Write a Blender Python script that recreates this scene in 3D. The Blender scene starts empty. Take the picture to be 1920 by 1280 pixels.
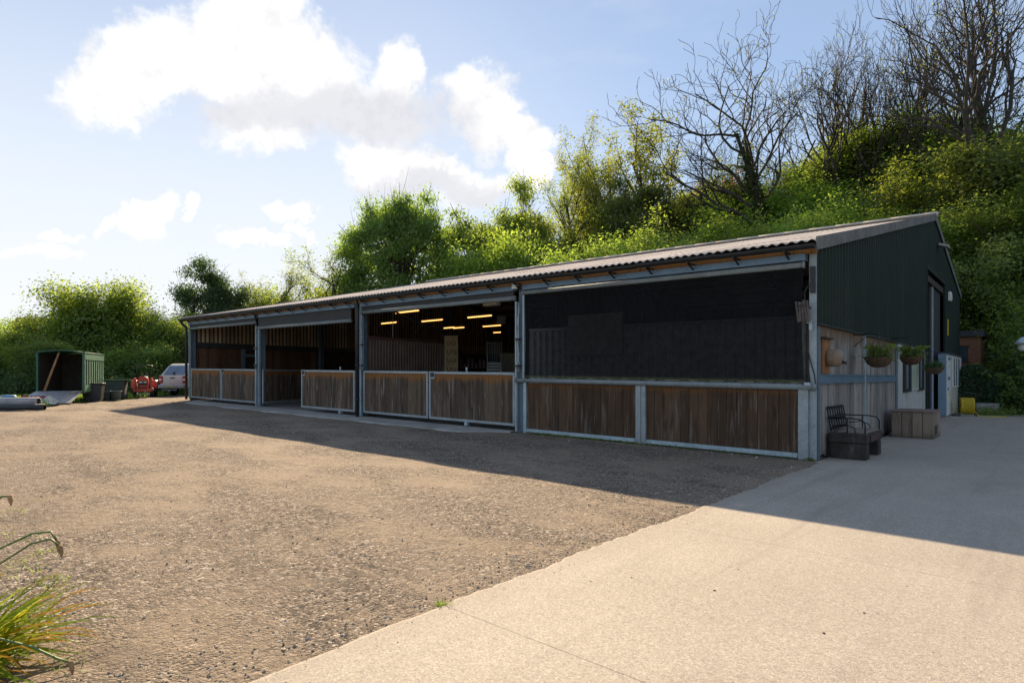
import bpy, math, random
import numpy as np
from math import sin, cos, pi, radians, tan, sqrt, atan2

# ------------------------------------------------------------------ camera
sc = bpy.context.scene
CAM = (3.22, -12.37, 1.55)
YAW = math.atan2(1000.0, 1144.0) * 0 + radians(41.15)      # heading, left of +Y
FOC = 1144.0                                              # focal length in px of a 1920 px frame
HOR = 707.0
cd = bpy.data.cameras.new("camera"); cam = bpy.data.objects.new("camera", cd)
sc.collection.objects.link(cam); sc.camera = cam
cam.location = CAM; cam.rotation_euler = (pi / 2, 0, YAW)
cd.sensor_width = 36.0; cd.lens = 36.0 * FOC / 1920.0
cd.shift_y = (HOR - 640.0) / 1920.0
cd.clip_start = 0.05; cd.clip_end = 3000

# ------------------------------------------------------------------ sun, exposure
SUN_AZ, SUN_EL = radians(-52.0), radians(27.7)             # azimuth from +Y (negative: towards -X)
sv = (sin(SUN_AZ) * cos(SUN_EL), cos(SUN_AZ) * cos(SUN_EL), sin(SUN_EL))
sl = bpy.data.lights.new("sun", 'SUN'); sl.energy = 5.0; sl.angle = radians(0.5); sl.color = (1.0, 0.77, 0.51)
so = bpy.data.objects.new("sun", sl); sc.collection.objects.link(so)
from mathutils import Vector, Matrix
so.rotation_euler = Vector(sv).to_track_quat('Z', 'Y').to_euler(); so.location = (0, 0, 60)
sc.view_settings.view_transform = 'Standard'; sc.view_settings.look = 'None'
sc.view_settings.gamma = 1.0; sc.view_settings.exposure = 1.2
SKY_STRENGTH = 0.084
sc.render.engine = 'CYCLES'
sc.cycles.max_bounces = 8; sc.cycles.transparent_max_bounces = 16
sc.cycles.use_denoising = True

# ------------------------------------------------------------------ node helper
class NT:
    def __init__(s, tree):
        s.t = tree; s.n = tree.nodes; s.l = tree.links
    def node(s, typ, **kw):
        n = s.n.new(typ)
        for k, v in kw.items(): setattr(n, k, v)
        return n
    def put(s, sock, v):
        if v is None: return
        if isinstance(v, bpy.types.NodeSocket): s.l.new(v, sock)
        else:
            if sock.type == 'RGBA' and len(v) == 3: v = (*v, 1)
            sock.default_value = v
    def math(s, op, a, b=None, c=None, clamp=False):
        n = s.node('ShaderNodeMath', operation=op, use_clamp=clamp)
        s.put(n.inputs[0], a); s.put(n.inputs[1], b); s.put(n.inputs[2], c)
        return n.outputs[0]
    def vmath(s, op, a, b=None):
        n = s.node('ShaderNodeVectorMath', operation=op)
        s.put(n.inputs[0], a); s.put(n.inputs[1], b)
        return n.outputs['Value'] if op in ('DOT_PRODUCT', 'LENGTH') else n.outputs[0]
    def mix(s, f, a, b, blend='MIX'):
        n = s.node('ShaderNodeMix', data_type='RGBA', blend_type=blend)
        s.put(n.inputs[0], f); s.put(n.inputs[6], a); s.put(n.inputs[7], b)
        return n.outputs[2]
    def noise(s, vec, scale=5, detail=4, rough=0.55, color=False):
        n = s.node('ShaderNodeTexNoise'); s.put(n.inputs['Vector'], vec)
        n.inputs['Scale'].default_value = scale; n.inputs['Detail'].default_value = detail
        n.inputs['Roughness'].default_value = rough
        return n.outputs[1] if color else n.outputs[0]
    def voro(s, vec, scale, feature='F1', out='Distance', rand=1.0):
        n = s.node('ShaderNodeTexVoronoi', feature=feature); s.put(n.inputs['Vector'], vec)
        n.inputs['Scale'].default_value = scale
        n.inputs['Randomness'].default_value = rand
        return n.outputs[out]
    def ss(s, v, lo, hi):
        n = s.node('ShaderNodeMapRange', interpolation_type='SMOOTHSTEP')
        s.put(n.inputs[0], v); s.put(n.inputs[1], lo); s.put(n.inputs[2], hi)
        n.inputs[3].default_value = 0; n.inputs[4].default_value = 1
        return n.outputs[0]
    def ramp(s, v, stops, interp='LINEAR'):
        n = s.node('ShaderNodeValToRGB'); s.put(n.inputs[0], v)
        cr = n.color_ramp; cr.interpolation = interp
        while len(cr.elements) < len(stops): cr.elements.new(0.5)
        for e, (p, c) in zip(cr.elements, stops):
            e.position = p; e.color = (*c, 1)
        return n.outputs[0]
    def xyz(s, x, y, z):
        n = s.node('ShaderNodeCombineXYZ'); s.put(n.inputs[0], x); s.put(n.inputs[1], y); s.put(n.inputs[2], z)
        return n.outputs[0]
    def sep(s, v):
        n = s.node('ShaderNodeSeparateXYZ'); s.put(n.inputs[0], v); return n.outputs
    def coord(s, kind='Object'):
        return s.node('ShaderNodeTexCoord').outputs[kind]
    def scale(s, v, k):
        return s.vmath('MULTIPLY', v, k)
    def island(s): return s.node('ShaderNodeNewGeometry').outputs['Random Per Island']
    def objrand(s): return s.node('ShaderNodeObjectInfo').outputs['Random']
    def bump(s, h, strength=0.3, dist=0.02):
        n = s.node('ShaderNodeBump'); s.put(n.inputs['Height'], h)
        n.inputs['Strength'].default_value = strength; n.inputs['Distance'].default_value = dist
        return n.outputs[0]

def newmat(name):
    m = bpy.data.materials.new(name); m.use_nodes = True
    t = NT(m.node_tree); b = m.node_tree.nodes['Principled BSDF']
    return m, t, b

def simple(name, col, rough=0.6, metal=0.0, var=0.25, scale=6.0, dirt=None, bump=0.0, spec=None):
    m, t, b = newmat(name)
    v = t.coord()
    n = t.noise(v, scale, 5, 0.6)
    lo = tuple(max(0, c * (1 - var)) for c in col); hi = tuple(c * (1 + var) for c in col)
    c = t.ramp(n, [(0.3, lo), (0.7, hi)])
    if dirt:
        d = t.ss(t.noise(t.scale(v, (1, 1, 0.35)), scale * 0.6, 6, 0.7), 0.5, 0.75)
        c = t.mix(d, c, dirt)
    t.put(b.inputs['Base Color'], c)
    t.put(b.inputs['Roughness'], t.math('ADD', t.math('MULTIPLY', n, 0.25), rough - 0.12))
    b.inputs['Metallic'].default_value = metal
    if spec is not None: b.inputs['Specular IOR Level'].default_value = spec
    if bump: t.put(b.inputs['Normal'], t.bump(t.noise(v, scale * 6, 4), bump, 0.01))
    return m

# ------------------------------------------------------------------ sky with clouds (world)
def px_dir(px, py):
    r = (px - 960) / FOC; u = (HOR - py) / FOC
    az = -YAW + math.atan(r); el = math.atan(u / sqrt(1 + r * r))
    return az, el
wd = bpy.data.worlds.new("World"); sc.world = wd; wd.use_nodes = True
W = NT(wd.node_tree); W.n.clear()
sky = W.node('ShaderNodeTexSky'); sky.sky_type = 'NISHITA'; sky.sun_disc = False
sky.sun_elevation = SUN_EL; sky.sun_rotation = SUN_AZ       # rotation 0 = +Y, clockwise positive
sky.altitude = 50; sky.air_density = 1.0; sky.dust_density = 0.06; sky.ozone_density = 2.2
d = W.coord('Generated')
dx, dy, dz = W.sep(d)
n1 = W.noise(d, 7.0, 8, 0.6, True); n2 = W.noise(d, 22.0, 6, 0.62, True)
o1 = W.sep(n1); o2 = W.sep(n2)
azn = W.math('ARCTAN2', dx, dy); eln = W.math('ARCSINE', dz)
def off(a, b, k1, k2):
    return W.math('ADD', W.math('MULTIPLY', W.math('SUBTRACT', a, 0.5), k1), W.math('MULTIPLY', W.math('SUBTRACT', b, 0.5), k2))
azw = W.math('ADD', azn, off(o1[0], o2[0], 0.16, 0.07))
elw = W.math('ADD', eln, off(o1[1], o2[1], 0.12, 0.06))
def blob(px, py, wx, wy, rot=0.0, amp=1.0):
    a, e = px_dir(px, py)
    r = (px - 960) / FOC
    ka = 1 / (FOC * (1 + r * r)); ke = 1 / FOC / sqrt(1 + r * r)
    A = W.math('DIVIDE', W.math('SUBTRACT', azw, a), wx * ka)
    E = W.math('DIVIDE', W.math('SUBTRACT', elw, e), wy * ke)
    if rot:
        c, s = cos(rot), sin(rot)
        k = wx / wy
        # rotate in px space (E up)
        Ap = W.math('MULTIPLY', W.math('SUBTRACT', azw, a), 1 / ka); Ep = W.math('MULTIPLY', W.math('SUBTRACT', elw, e), 1 / ke)
        A = W.math('DIVIDE', W.math('ADD', W.math('MULTIPLY', Ap, c), W.math('MULTIPLY', Ep, s)), wx)
        E = W.math('DIVIDE', W.math('SUBTRACT', W.math('MULTIPLY', Ep, c), W.math('MULTIPLY', Ap, s)), wy)
    q = W.math('ADD', W.math('MULTIPLY', A, A), W.math('MULTIPLY', E, E))
    return W.math('MULTIPLY', W.math('SUBTRACT', 1.0, q), amp)
blobs = [(205, 175, 120, 70, 0.35), (330, 120, 160, 80, 0.4), (470, 55, 130, 110, 0.5), (450, 150, 170, 75, 0.0), (560, 130, 130, 95, 0.0),
         (650, 205, 235, 70, -0.08), (745, 150, 75, 70, 0.0), (475, 235, 105, 65, 0.2), (905, 215, 85, 72, -0.5),
         (975, 250, 58, 42, -0.5), (715, 305, 120, 45, 0.0), (790, 330, 175, 42, 0.0), (890, 350, 110, 38, 0.2),
         (285, 415, 65, 42, 0.6), (205, 425, 42, 20, 0.6), (545, 392, 62, 20, 0.0), (475, 455, 66, 22, 0.1), (372, 390, 24, 16, 0.0),
         (560, 428, 50, 14, 0), (1000, 318, 60, 24, -0.6), (505, 5, 120, 60, 0.0), (70, 455, 90, 16, 0), (90, 425, 60, 14, 0)]
dens = None
for bb in blobs:
    v = blob(*bb)
    dens = v if dens is None else W.math('SMOOTH_MAX', dens, v, 0.12)
fine = W.noise(d, 45.0, 6, 0.65)
dens = W.math('ADD', W.math('SUBTRACT', dens, 0.12), W.math('MULTIPLY', W.math('SUBTRACT', fine, 0.5), 0.75))
wisp = W.noise(W.vmath('ADD', d, W.scale(n1, (0.05, 0.05, 0.05))), 95.0, 5, 0.6)
dens = W.math('ADD', dens, W.math('MULTIPLY', W.math('SUBTRACT', wisp, 0.5), 0.3))
alpha = W.ss(dens, -0.25, 0.62)
g = None
for bb in [(680, 225, 260, 70, -0.05), (540, 195, 170, 50, 0.2), (800, 350, 170, 30, 0.05), (880, 366, 120, 26, 0.0), (800, 235, 110, 60, 0), (420, 225, 120, 40, 0.2)]:
    v = blob(*bb); g = v if g is None else W.math('MAXIMUM', g, v)
gray = W.ss(W.math('ADD', g, W.math('MULTIPLY', W.math('SUBTRACT', W.noise(d, 14, 6, 0.6), 0.5), 0.9)), -0.25, 0.95)
skyc = W.node('ShaderNodeVectorMath', operation='SCALE'); W.put(skyc.inputs[0], sky.outputs[0]); skyc.inputs['Scale'].default_value = SKY_STRENGTH
# soft shoulder on the sky's brightness (the aureole round the sun never burns out completely)
KNEE = 0.85
lum = W.vmath('DOT_PRODUCT', skyc.outputs[0], (0.25, 0.6, 0.15))
fac = W.math('DIVIDE', 1.0, W.math('ADD', 1.0, W.math('DIVIDE', lum, KNEE)))
skyn = W.node('ShaderNodeVectorMath', operation='SCALE'); W.put(skyn.inputs[0], skyc.outputs[0]); W.put(skyn.inputs['Scale'], fac)
skyk = skyn.outputs[0]
puff = W.ss(W.math('ADD', W.noise(d, 26, 7, 0.62), W.math('MULTIPLY', dens, -0.12)), 0.36, 0.62)
ccol = W.mix(gray, W.mix(puff, (0.50, 0.495, 0.49), (0.415, 0.415, 0.42)), W.mix(puff, (0.365, 0.367, 0.385), (0.335, 0.34, 0.365)))
# thin high veil, whiter toward the horizon
veil = W.math('MULTIPLY', W.ss(W.noise(W.scale(d, (1, 1, 3.5)), 3.0, 6, 0.6), 0.35, 0.8), 0.25)
hz = W.math('MULTIPLY', W.ss(dz, 0.72, 0.04), W.ss(W.vmath('DOT_PRODUCT', d, (-0.985, 0.17, 0)), 0.40, 0.97))
veil = W.math('ADD', W.math('MULTIPLY', W.math('MAXIMUM', veil, W.math('MULTIPLY', hz, 0.95)), 0.81), 0.19)
sc2 = W.mix(veil, skyk, (0.42, 0.43, 0.445))
fin = W.mix(alpha, sc2, ccol)
bg = W.node('ShaderNodeBackground'); W.put(bg.inputs[0], fin); bg.inputs[1].default_value = 1.0
wo = W.node('ShaderNodeOutputWorld'); W.l.new(bg.outputs[0], wo.inputs[0])

# ------------------------------------------------------------------ mesh helpers
SL = 0.0144                                                # the site rises gently towards -X
def slope(x): return -SL * min(max(x, -75.0), 6.0)
def link(o): sc.collection.objects.link(o); return o
def tag(o, label=None, cat=None, group=None, kind=None):
    if label: o['label'] = label
    if cat: o['category'] = cat
    if group: o['group'] = group
    if kind: o['kind'] = kind
    return o
def empty(name, loc=(0, 0, 0), rz=0.0, parent=None, scale=1.0):
    o = bpy.data.objects.new(name, None); link(o); o.location = loc; o.rotation_euler = (0, 0, rz)
    o.scale = (scale,) * 3; o.empty_display_size = 0.3
    if parent: o.parent = parent
    return o

class MB:
    def __init__(s): s.v = []; s.f = []; s.sm = []
    def add(s, vs, fs, smooth=False):
        b = len(s.v); s.v += [tuple(p) for p in vs]
        s.f += [tuple(i + b for i in f) for f in fs]; s.sm += [smooth] * len(fs)
        return s
    def box(s, x0, x1, y0, y1, z0, z1):
        vs = [(x0, y0, z0), (x1, y0, z0), (x1, y1, z0), (x0, y1, z0), (x0, y0, z1), (x1, y0, z1), (x1, y1, z1), (x0, y1, z1)]
        return s.add(vs, [(0, 3, 2, 1), (4, 5, 6, 7), (0, 1, 5, 4), (1, 2, 6, 5), (2, 3, 7, 6), (3, 0, 4, 7)])
    def cbox(s, c, size, rot=None):
        M = rot or Matrix.Identity(3)
        hx, hy, hz = [q / 2 for q in size]; C = Vector(c)
        vs = [C + M @ Vector(p) for p in [(-hx, -hy, -hz), (hx, -hy, -hz), (hx, hy, -hz), (-hx, hy, -hz), (-hx, -hy, hz), (hx, -hy, hz), (hx, hy, hz), (-hx, hy, hz)]]
        return s.add(vs, [(0, 3, 2, 1), (4, 5, 6, 7), (0, 1, 5, 4), (1, 2, 6, 5), (2, 3, 7, 6), (3, 0, 4, 7)])
    def bar(s, p0, p1, w, h, up=(0, 0, 1)):
        p0 = Vector(p0); p1 = Vector(p1); d = (p1 - p0).normalized(); u = Vector(up)
        if abs(d.dot(u)) > 0.98: u = Vector((1, 0, 0))
        a = d.cross(u).normalized(); b = a.cross(d).normalized()
        vs = []
        for p in (p0, p1):
            for (i, j) in ((-1, -1), (1, -1), (1, 1), (-1, 1)): vs.append(p + a * (w / 2 * i) + b * (h / 2 * j))
        return s.add(vs, [(0, 1, 2, 3), (7, 6, 5, 4), (0, 4, 5, 1), (1, 5, 6, 2), (2, 6, 7, 3), (3, 7, 4, 0)])
    def tube(s, pts, r, n=8, cap=True):
        pts = [Vector(p) for p in pts]; rs = r if isinstance(r, (list, tuple)) else [r] * len(pts)
        vs = []; fs = []
        prev = None
        for i, p in enumerate(pts):
            d = (pts[min(i + 1, len(pts) - 1)] - pts[max(i - 1, 0)])
            d = d.normalized() if d.length > 1e-9 else Vector((0, 0, 1))
            if prev is None:
                u = Vector((0, 0, 1)) if abs(d.z) < 0.9 else Vector((1, 0, 0))
                a = d.cross(u).normalized()
            else:
                a = (prev - d * prev.dot(d)); a = a.normalized() if a.length > 1e-6 else d.orthogonal().normalized()
            prev = a; b = d.cross(a)
            for k in range(n):
                t = 2 * pi * k / n; vs.append(p + a * (rs[i] * cos(t)) + b * (rs[i] * sin(t)))
        for i in range(len(pts) - 1):
            for k in range(n):
                k2 = (k + 1) % n; fs.append((i * n + k, i * n + k2, (i + 1) * n + k2, (i + 1) * n + k))
        if cap:
            fs.append(tuple(range(n - 1, -1, -1))); fs.append(tuple((len(pts) - 1) * n + k for k in range(n)))
        return s.add(vs, fs, True)
    def lathe(s, c, prof, axis='z', n=16, ang=2 * pi):
        vs = []; fs = []; m = len(prof); full = abs(ang - 2 * pi) < 1e-6
        N = n if full else n + 1
        for k in range(N):
            t = ang * k / n
            for (r, h) in prof:
                p = {'z': (r * cos(t), r * sin(t), h), 'x': (h, r * cos(t), r * sin(t)), 'y': (r * cos(t), h, r * sin(t))}[axis]
                vs.append((c[0] + p[0], c[1] + p[1], c[2] + p[2]))
        for k in range(n):
            k2 = (k + 1) % N
            for j in range(m - 1):
                fs.append((k * m + j, k2 * m + j, k2 * m + j + 1, k * m + j + 1))
        return s.add(vs, fs, True)
    def prism(s, outline, a, b, plane='xz'):
        n = len(outline); vs = []
        for h in (a, b):
            for (u, w) in outline:
                vs.append({'xz': (u, h, w), 'yz': (h, u, w), 'xy': (u, w, h)}[plane])
        fs = [tuple(range(n)), tuple(range(2 * n - 1, n - 1, -1))]
        for i in range(n):
            j = (i + 1) % n; fs.append((i, i + n, j + n, j))
        return s.add(vs, fs)
    def build(s, name, mat, parent=None, shear=False, xf=None, loc=None, bevel=0.0):
        vs = s.v
        if xf: vs = [xf(*p) for p in vs]
        if shear: vs = [(x, y, z + slope(x)) for (x, y, z) in vs]
        me = bpy.data.meshes.new(name); me.from_pydata([tuple(p) for p in vs], [], s.f); me.update()
        me.polygons.foreach_set('use_smooth', s.sm)
        if mat: me.materials.append(mat)
        o = link(bpy.data.objects.new(name, me))
        if parent: o.parent = parent
        if loc: o.location = loc
        import bmesh
        bm = bmesh.new(); bm.from_mesh(me); bmesh.ops.recalc_face_normals(bm, faces=bm.faces); bm.to_mesh(me); bm.free()
        if bevel:
            md = o.modifiers.new('bevel', 'BEVEL'); md.width = bevel; md.segments = 2; md.limit_method = 'ANGLE'; md.angle_limit = radians(40)
        return o

def np_mesh(name, V, F, mats, mi=None, smooth=False):
    me = bpy.data.meshes.new(name); n = F.shape[1]
    me.vertices.add(len(V)); me.vertices.foreach_set('co', np.ascontiguousarray(V, dtype=np.float32).ravel())
    me.loops.add(F.size); me.loops.foreach_set('vertex_index', np.ascontiguousarray(F, dtype=np.int32).ravel())
    me.polygons.add(len(F)); me.polygons.foreach_set('loop_start', np.arange(0, F.size, n, dtype=np.int32))
    me.polygons.foreach_set('loop_total', np.full(len(F), n, dtype=np.int32))
    me.polygons.foreach_set('use_smooth', np.full(len(F), bool(smooth)))
    for m in mats: me.materials.append(m)
    if mi is not None: me.polygons.foreach_set('material_index', mi.astype(np.int32))
    me.update(calc_edges=True); me.validate()
    return me

def px_ground(px, py):
    r = (px - 960) / FOC; dn = (py - HOR) / FOC
    fx, fy = -sin(YAW), cos(YAW); rx, ry = cos(YAW), sin(YAW)
    vx, vy = fx + rx * r, fy + ry * r
    t = (CAM[2] + SL * CAM[0]) / (dn - SL * vx)
    return CAM[0] + vx * t, CAM[1] + vy * t, t
def px_at(px, t):
    r = (px - 960) / FOC
    fx, fy = -sin(YAW), cos(YAW); rx, ry = cos(YAW), sin(YAW)
    return CAM[0] + (fx + rx * r) * t, CAM[1] + (fy + ry * r) * t
def z_at(py, t): return CAM[2] + (HOR - py) / FOC * t

# ------------------------------------------------------------------ terrain
def sstep(a, b, x):
    t = np.clip((x - a) / (b - a), 0, 1); return t * t * (3 - 2 * t)
def terrain(x, y):
    x = np.asarray(x, dtype=float); y = np.asarray(y, dtype=float)
    base = -SL * np.clip(x, -75, 6)
    yb = 27.5 - 7.2 * sstep(0.6, 3.0, x)
    k = 0.05 + 0.45 * sstep(-75, -15, x)
    s = np.maximum(y - yb, 0)
    h = k * 150 * (1 - np.exp(-s / 150)) * sstep(0, 4, s)
    bumps = 0.25 * np.sin(x * 0.61 + 1.3) * np.sin(y * 0.47) * sstep(0, 6, s)
    s2 = np.maximum(-(x + 46) * 0.72 - (y + 5) * 0.0, 0)
    return base + h + bumps
def tz(x, y): return float(terrain(x, y))

def grid_sheet(name, xs, ys, zf, mat):
    X, Y = np.meshgrid(xs, ys); Z = zf(X, Y)
    V = np.stack([X, Y, Z], -1).reshape(-1, 3); nx = len(xs)
    i = np.arange(len(ys) - 1)[:, None] * nx + np.arange(nx - 1)[None, :]
    F = np.stack([i, i + 1, i + 1 + nx, i + nx], -1).reshape(-1, 4)
    me = np_mesh(name, V, F, [mat], smooth=True)
    return link(bpy.data.objects.new(name, me))

# ground materials -------------------------------------------------
def mat_gravel():
    m, t, b = newmat('gravel'); v = t.coord()
    wv = t.vmath('ADD', v, t.scale(t.noise(v, 3, 3, 0.5, True), (0.25, 0.25, 0)))
    patch = t.noise(t.scale(v, (0.7, 1.1, 1)), 0.9, 7, 0.68)
    big = t.noise(wv, 0.22, 4, 0.55)
    cell = t.voro(v, 55, 'F1', 'Color'); cs = t.sep(cell)
    cell2 = t.voro(v, 26, 'F1', 'Color'); cs2 = t.sep(cell2)
    dist = t.voro(v, 55); dist2 = t.voro(v, 26)
    stone = t.ramp(cs[0], [(0.0, (0.06, 0.05, 0.042)), (0.3, (0.14, 0.115, 0.095)), (0.6, (0.24, 0.195, 0.155)), (0.88, (0.36, 0.30, 0.235)), (1.0, (0.6, 0.55, 0.48))])
    stone2 = t.ramp(cs2[1], [(0.0, (0.05, 0.043, 0.037)), (0.5, (0.17, 0.14, 0.112)), (0.9, (0.33, 0.27, 0.21)), (1.0, (0.55, 0.5, 0.44))])
    stones = t.mix(t.ss(cs2[0], 0.55, 0.62), stone, stone2)
    dirt = t.ramp(t.noise(v, 34, 5, 0.7), [(0.3, (0.185, 0.145, 0.104)), (0.7, (0.36, 0.29, 0.215))])
    f = t.ss(t.math('ADD', patch, t.math('MULTIPLY', t.math('SUBTRACT', big, 0.5), 0.6)), 0.42, 0.6)
    f = t.math('MULTIPLY', f, 0.8)
    c = t.mix(f, stones, dirt)
    dk = t.ss(t.noise(t.scale(v, (0.6, 1.0, 1)), 1.7, 9, 0.78), 0.53, 0.68)
    c = t.mix(t.math('MULTIPLY', dk, 0.55), c, (0.085, 0.07, 0.058))
    c = t.mix(t.math('MULTIPLY', t.ss(t.noise(v, 130, 4, 0.75), 0.54, 0.66), 0.7), c, (0.05, 0.042, 0.036))
    c = t.mix(t.math('MULTIPLY', t.ss(t.noise(v, 30, 5, 0.8), 0.55, 0.64), 0.65), c, (0.06, 0.05, 0.042))
    c = t.mix(t.math('MULTIPLY', t.ss(t.noise(v, 75, 3, 0.7), 0.66, 0.74), 0.6), c, (0.55, 0.5, 0.42))
    c = t.mix(t.math('MULTIPLY', t.ss(t.noise(v, 13, 6, 0.78), 0.53, 0.61), 0.6), c, (0.075, 0.061, 0.05))
    c = t.mix(t.math('MULTIPLY', t.ss(t.noise(t.vmath('ADD', v, (7.3, 2.1, 0)), 17, 6, 0.78), 0.57, 0.66), 0.55), c, (0.44, 0.37, 0.28))
    gx = t.sep(v)
    wob = t.math('ADD', t.math('ADD', t.math('MULTIPLY', gx[1], 0.92), t.math('MULTIPLY', gx[0], 0.30)), t.math('MULTIPLY', t.noise(v, 0.25, 3), 2.4))
    band = t.ss(t.math('ABSOLUTE', t.math('SUBTRACT', t.math('FRACT', t.math('MULTIPLY', wob, 0.55)), 0.5)), 0.12, 0.30)
    c = t.mix(t.math('MULTIPLY', t.math('MULTIPLY', band, t.noise(v, 0.6, 4)), 0.5), c, (0.31, 0.255, 0.195))
    hol = t.ss(t.noise(t.scale(v, (1, 1.4, 1)), 0.42, 5, 0.6), 0.56, 0.72)
    c = t.mix(t.math('MULTIPLY', hol, 0.45), c, (0.10, 0.085, 0.072))
    t.put(b.inputs['Base Color'], c); b.inputs['Roughness'].default_value = 0.95
    b.inputs['Specular IOR Level'].default_value = 0.2
    h = t.math('ADD', t.math('MULTIPLY', t.math('SUBTRACT', 1, dist), t.math('SUBTRACT', 1.15, f)), t.math('MULTIPLY', t.math('SUBTRACT', 1, dist2), t.math('MULTIPLY', cs2[0], 0.7)))
    h = t.math('ADD', h, t.math('MULTIPLY', t.noise(v, 120, 4, 0.7), 0.5))
    h = t.math('ADD', h, t.math('MULTIPLY', t.noise(v, 6, 4, 0.6), 1.2))
    t.put(b.inputs['Normal'], t.bump(h, 1.0, 0.017))
    return m
def mat_concrete():
    m, t, b = newmat('aggregate_concrete'); v = t.coord()
    n = t.noise(v, 0.8, 6, 0.6); cell = t.sep(t.voro(v, 95, 'F1', 'Color')); dist = t.voro(v, 130)
    c = t.ramp(n, [(0.25, (0.29, 0.265, 0.23)), (0.75, (0.40, 0.37, 0.325))])
    st = t.ramp(cell[0], [(0.0, (0.15, 0.13, 0.11)), (0.25, (0.31, 0.28, 0.245)), (0.55, (0.39, 0.355, 0.305)), (0.8, (0.47, 0.41, 0.32)), (1.0, (0.64, 0.61, 0.56))])
    c = t.mix(0.42, c, st)
    spk = t.ss(t.noise(v, 140, 3, 0.7), 0.62, 0.75)
    c = t.mix(t.math('MULTIPLY', spk, 0.6), c, (0.13, 0.11, 0.09))
    stain = t.ss(t.noise(t.scale(v, (1, 0.5, 1)), 0.55, 6, 0.65), 0.55, 0.8)
    c = t.mix(t.math('MULTIPLY', stain, 0.30), c, (0.16, 0.135, 0.11))
    trk = t.noise(t.scale(v, (2.2, 0.12, 1)), 1.0, 6, 0.7)
    c = t.mix(t.math('MULTIPLY', t.ss(trk, 0.52, 0.72), 0.28), c, (0.17, 0.15, 0.125))
    spots = t.ss(t.noise(v, 4.5, 5, 0.7), 0.64, 0.72)
    c = t.mix(t.math('MULTIPLY', spots, 0.35), c, (0.13, 0.11, 0.09))
    crk = t.voro(t.vmath('ADD', v, t.scale(t.noise(v, 2.5, 5, 0.65, True), (0.7, 0.7, 0))), 0.33, 'DISTANCE_TO_EDGE')
    c = t.mix(t.math('MULTIPLY', t.ss(crk, 0.004, 0.0), 0.12), c, (0.10, 0.085, 0.07))
    sx = t.sep(v)
    edge = t.ss(t.math('ADD', sx[0], t.math('MULTIPLY', t.noise(v, 3, 5, 0.7), 0.5)), 0.75, 0.25)
    c = t.mix(t.math('MULTIPLY', edge, t.math('MULTIPLY', t.noise(v, 45, 4, 0.7), 0.6)), c, (0.20, 0.16, 0.12))
    t.put(b.inputs['Base Color'], c); b.inputs['Roughness'].default_value = 0.85
    b.inputs['Specular IOR Level'].default_value = 0.3
    h = t.math('ADD', t.math('SUBTRACT', 1, dist), t.math('MULTIPLY', t.noise(v, 160, 4, 0.7), 0.7))
    h = t.math('ADD', h, t.math('MULTIPLY', t.noise(v, 18, 4, 0.6), 0.9))
    t.put(b.inputs['Normal'], t.bump(h, 0.4, 0.0045))
    return m
def mat_earth():
    m, t, b = newmat('rough_grass'); v = t.coord()
    n = t.noise(v, 1.3, 7, 0.7); n2 = t.noise(v, 26, 5, 0.7)
    c = t.ramp(n, [(0.3, (0.035, 0.05, 0.012)), (0.55, (0.06, 0.085, 0.02)), (0.75, (0.11, 0.09, 0.05))])
    c = t.mix(t.ss(n2, 0.5, 0.7), c, (0.02, 0.026, 0.01))
    t.put(b.inputs['Base Color'], c); b.inputs['Roughness'].default_value = 1.0
    t.put(b.inputs['Normal'], t.bump(n2, 0.9, 0.08))
    return m
M_GRAVEL = mat_gravel(); M_CONC = mat_concrete(); M_EARTH = mat_earth()

xs = np.unique(np.concatenate([np.linspace(-900, -130, 14), np.linspace(-130, 60, 120), np.linspace(60, 700, 12)]))
ys = np.unique(np.concatenate([np.linspace(-600, -60, 10), np.linspace(-60, 110, 110), np.linspace(110, 900, 16)]))
g = grid_sheet('ground', xs, ys, lambda X, Y: terrain(X, Y) - 0.05, M_EARTH)
tag(g, 'rough grassy ground rising into the wooded hillside behind the barn', 'ground', kind='structure')

# gravel yard: irregular far edge
rng = np.random.default_rng(3)
def yard():
    us = np.concatenate([np.linspace(0, 6, 40), np.linspace(6.5, 45, 78)])           # distance from the concrete edge, towards -X
    vs = np.concatenate([np.linspace(-40, -13, 28), np.linspace(-12.6, 2, 74)])
    U, Vv = np.meshgrid(us, vs)
    X = 0.06 - U; Y = Vv
    # far boundary: line through (-24.8,-8.6) and (-35,1.6) direction
    edge = -33.4 - Y * 0.98 + 0.5 * np.sin(Y * 1.7) + 0.3 * np.sin(Y * 4.1 + 1)
    edge = np.where(Y < -12, -33.4 - Y * 0.98 - 0.0, edge)
    X = np.maximum(X, np.minimum(edge, -2.0))
    jag = 0.028 * np.sin(Y * 9.1) * np.sin(Y * 3.3 + 1) + 0.02 * np.sin(Y * 23 + 2) + 0.012 * np.sin(Y * 51)
    jag = jag + 0.022 * np.sin(Y * 2.7 + 0.4) * np.sin(Y * 1.1)
    X = X + np.where(U == 0, 0.30 + jag, 0)
    near = sstep(0, 3.0, U)
    Z = -SL * X - 0.016 + 0.012 * near * (np.sin(X * 1.9 + 0.6 * Y) * np.sin(Y * 1.3)) + 0.008 * near * np.sin(X * 5.1) * np.sin(Y * 4.3 + 1)
    Z = np.where(Y > -0.6, -SL * X - 0.016, Z)
    V3 = np.stack([X, Y, Z], -1).reshape(-1, 3); nx = len(us)
    i = np.arange(len(vs) - 1)[:, None] * nx + np.arange(nx - 1)[None, :]
    F = np.stack([i + 1, i, i + nx, i + 1 + nx], -1).reshape(-1, 4)
    return link(bpy.data.objects.new('gravel_yard', np_mesh('gravel_yard', V3, F, [M_GRAVEL], smooth=True)))
tag(yard(), 'brown gravel yard in front of the open-fronted barn', 'yard', kind='structure')

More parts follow.
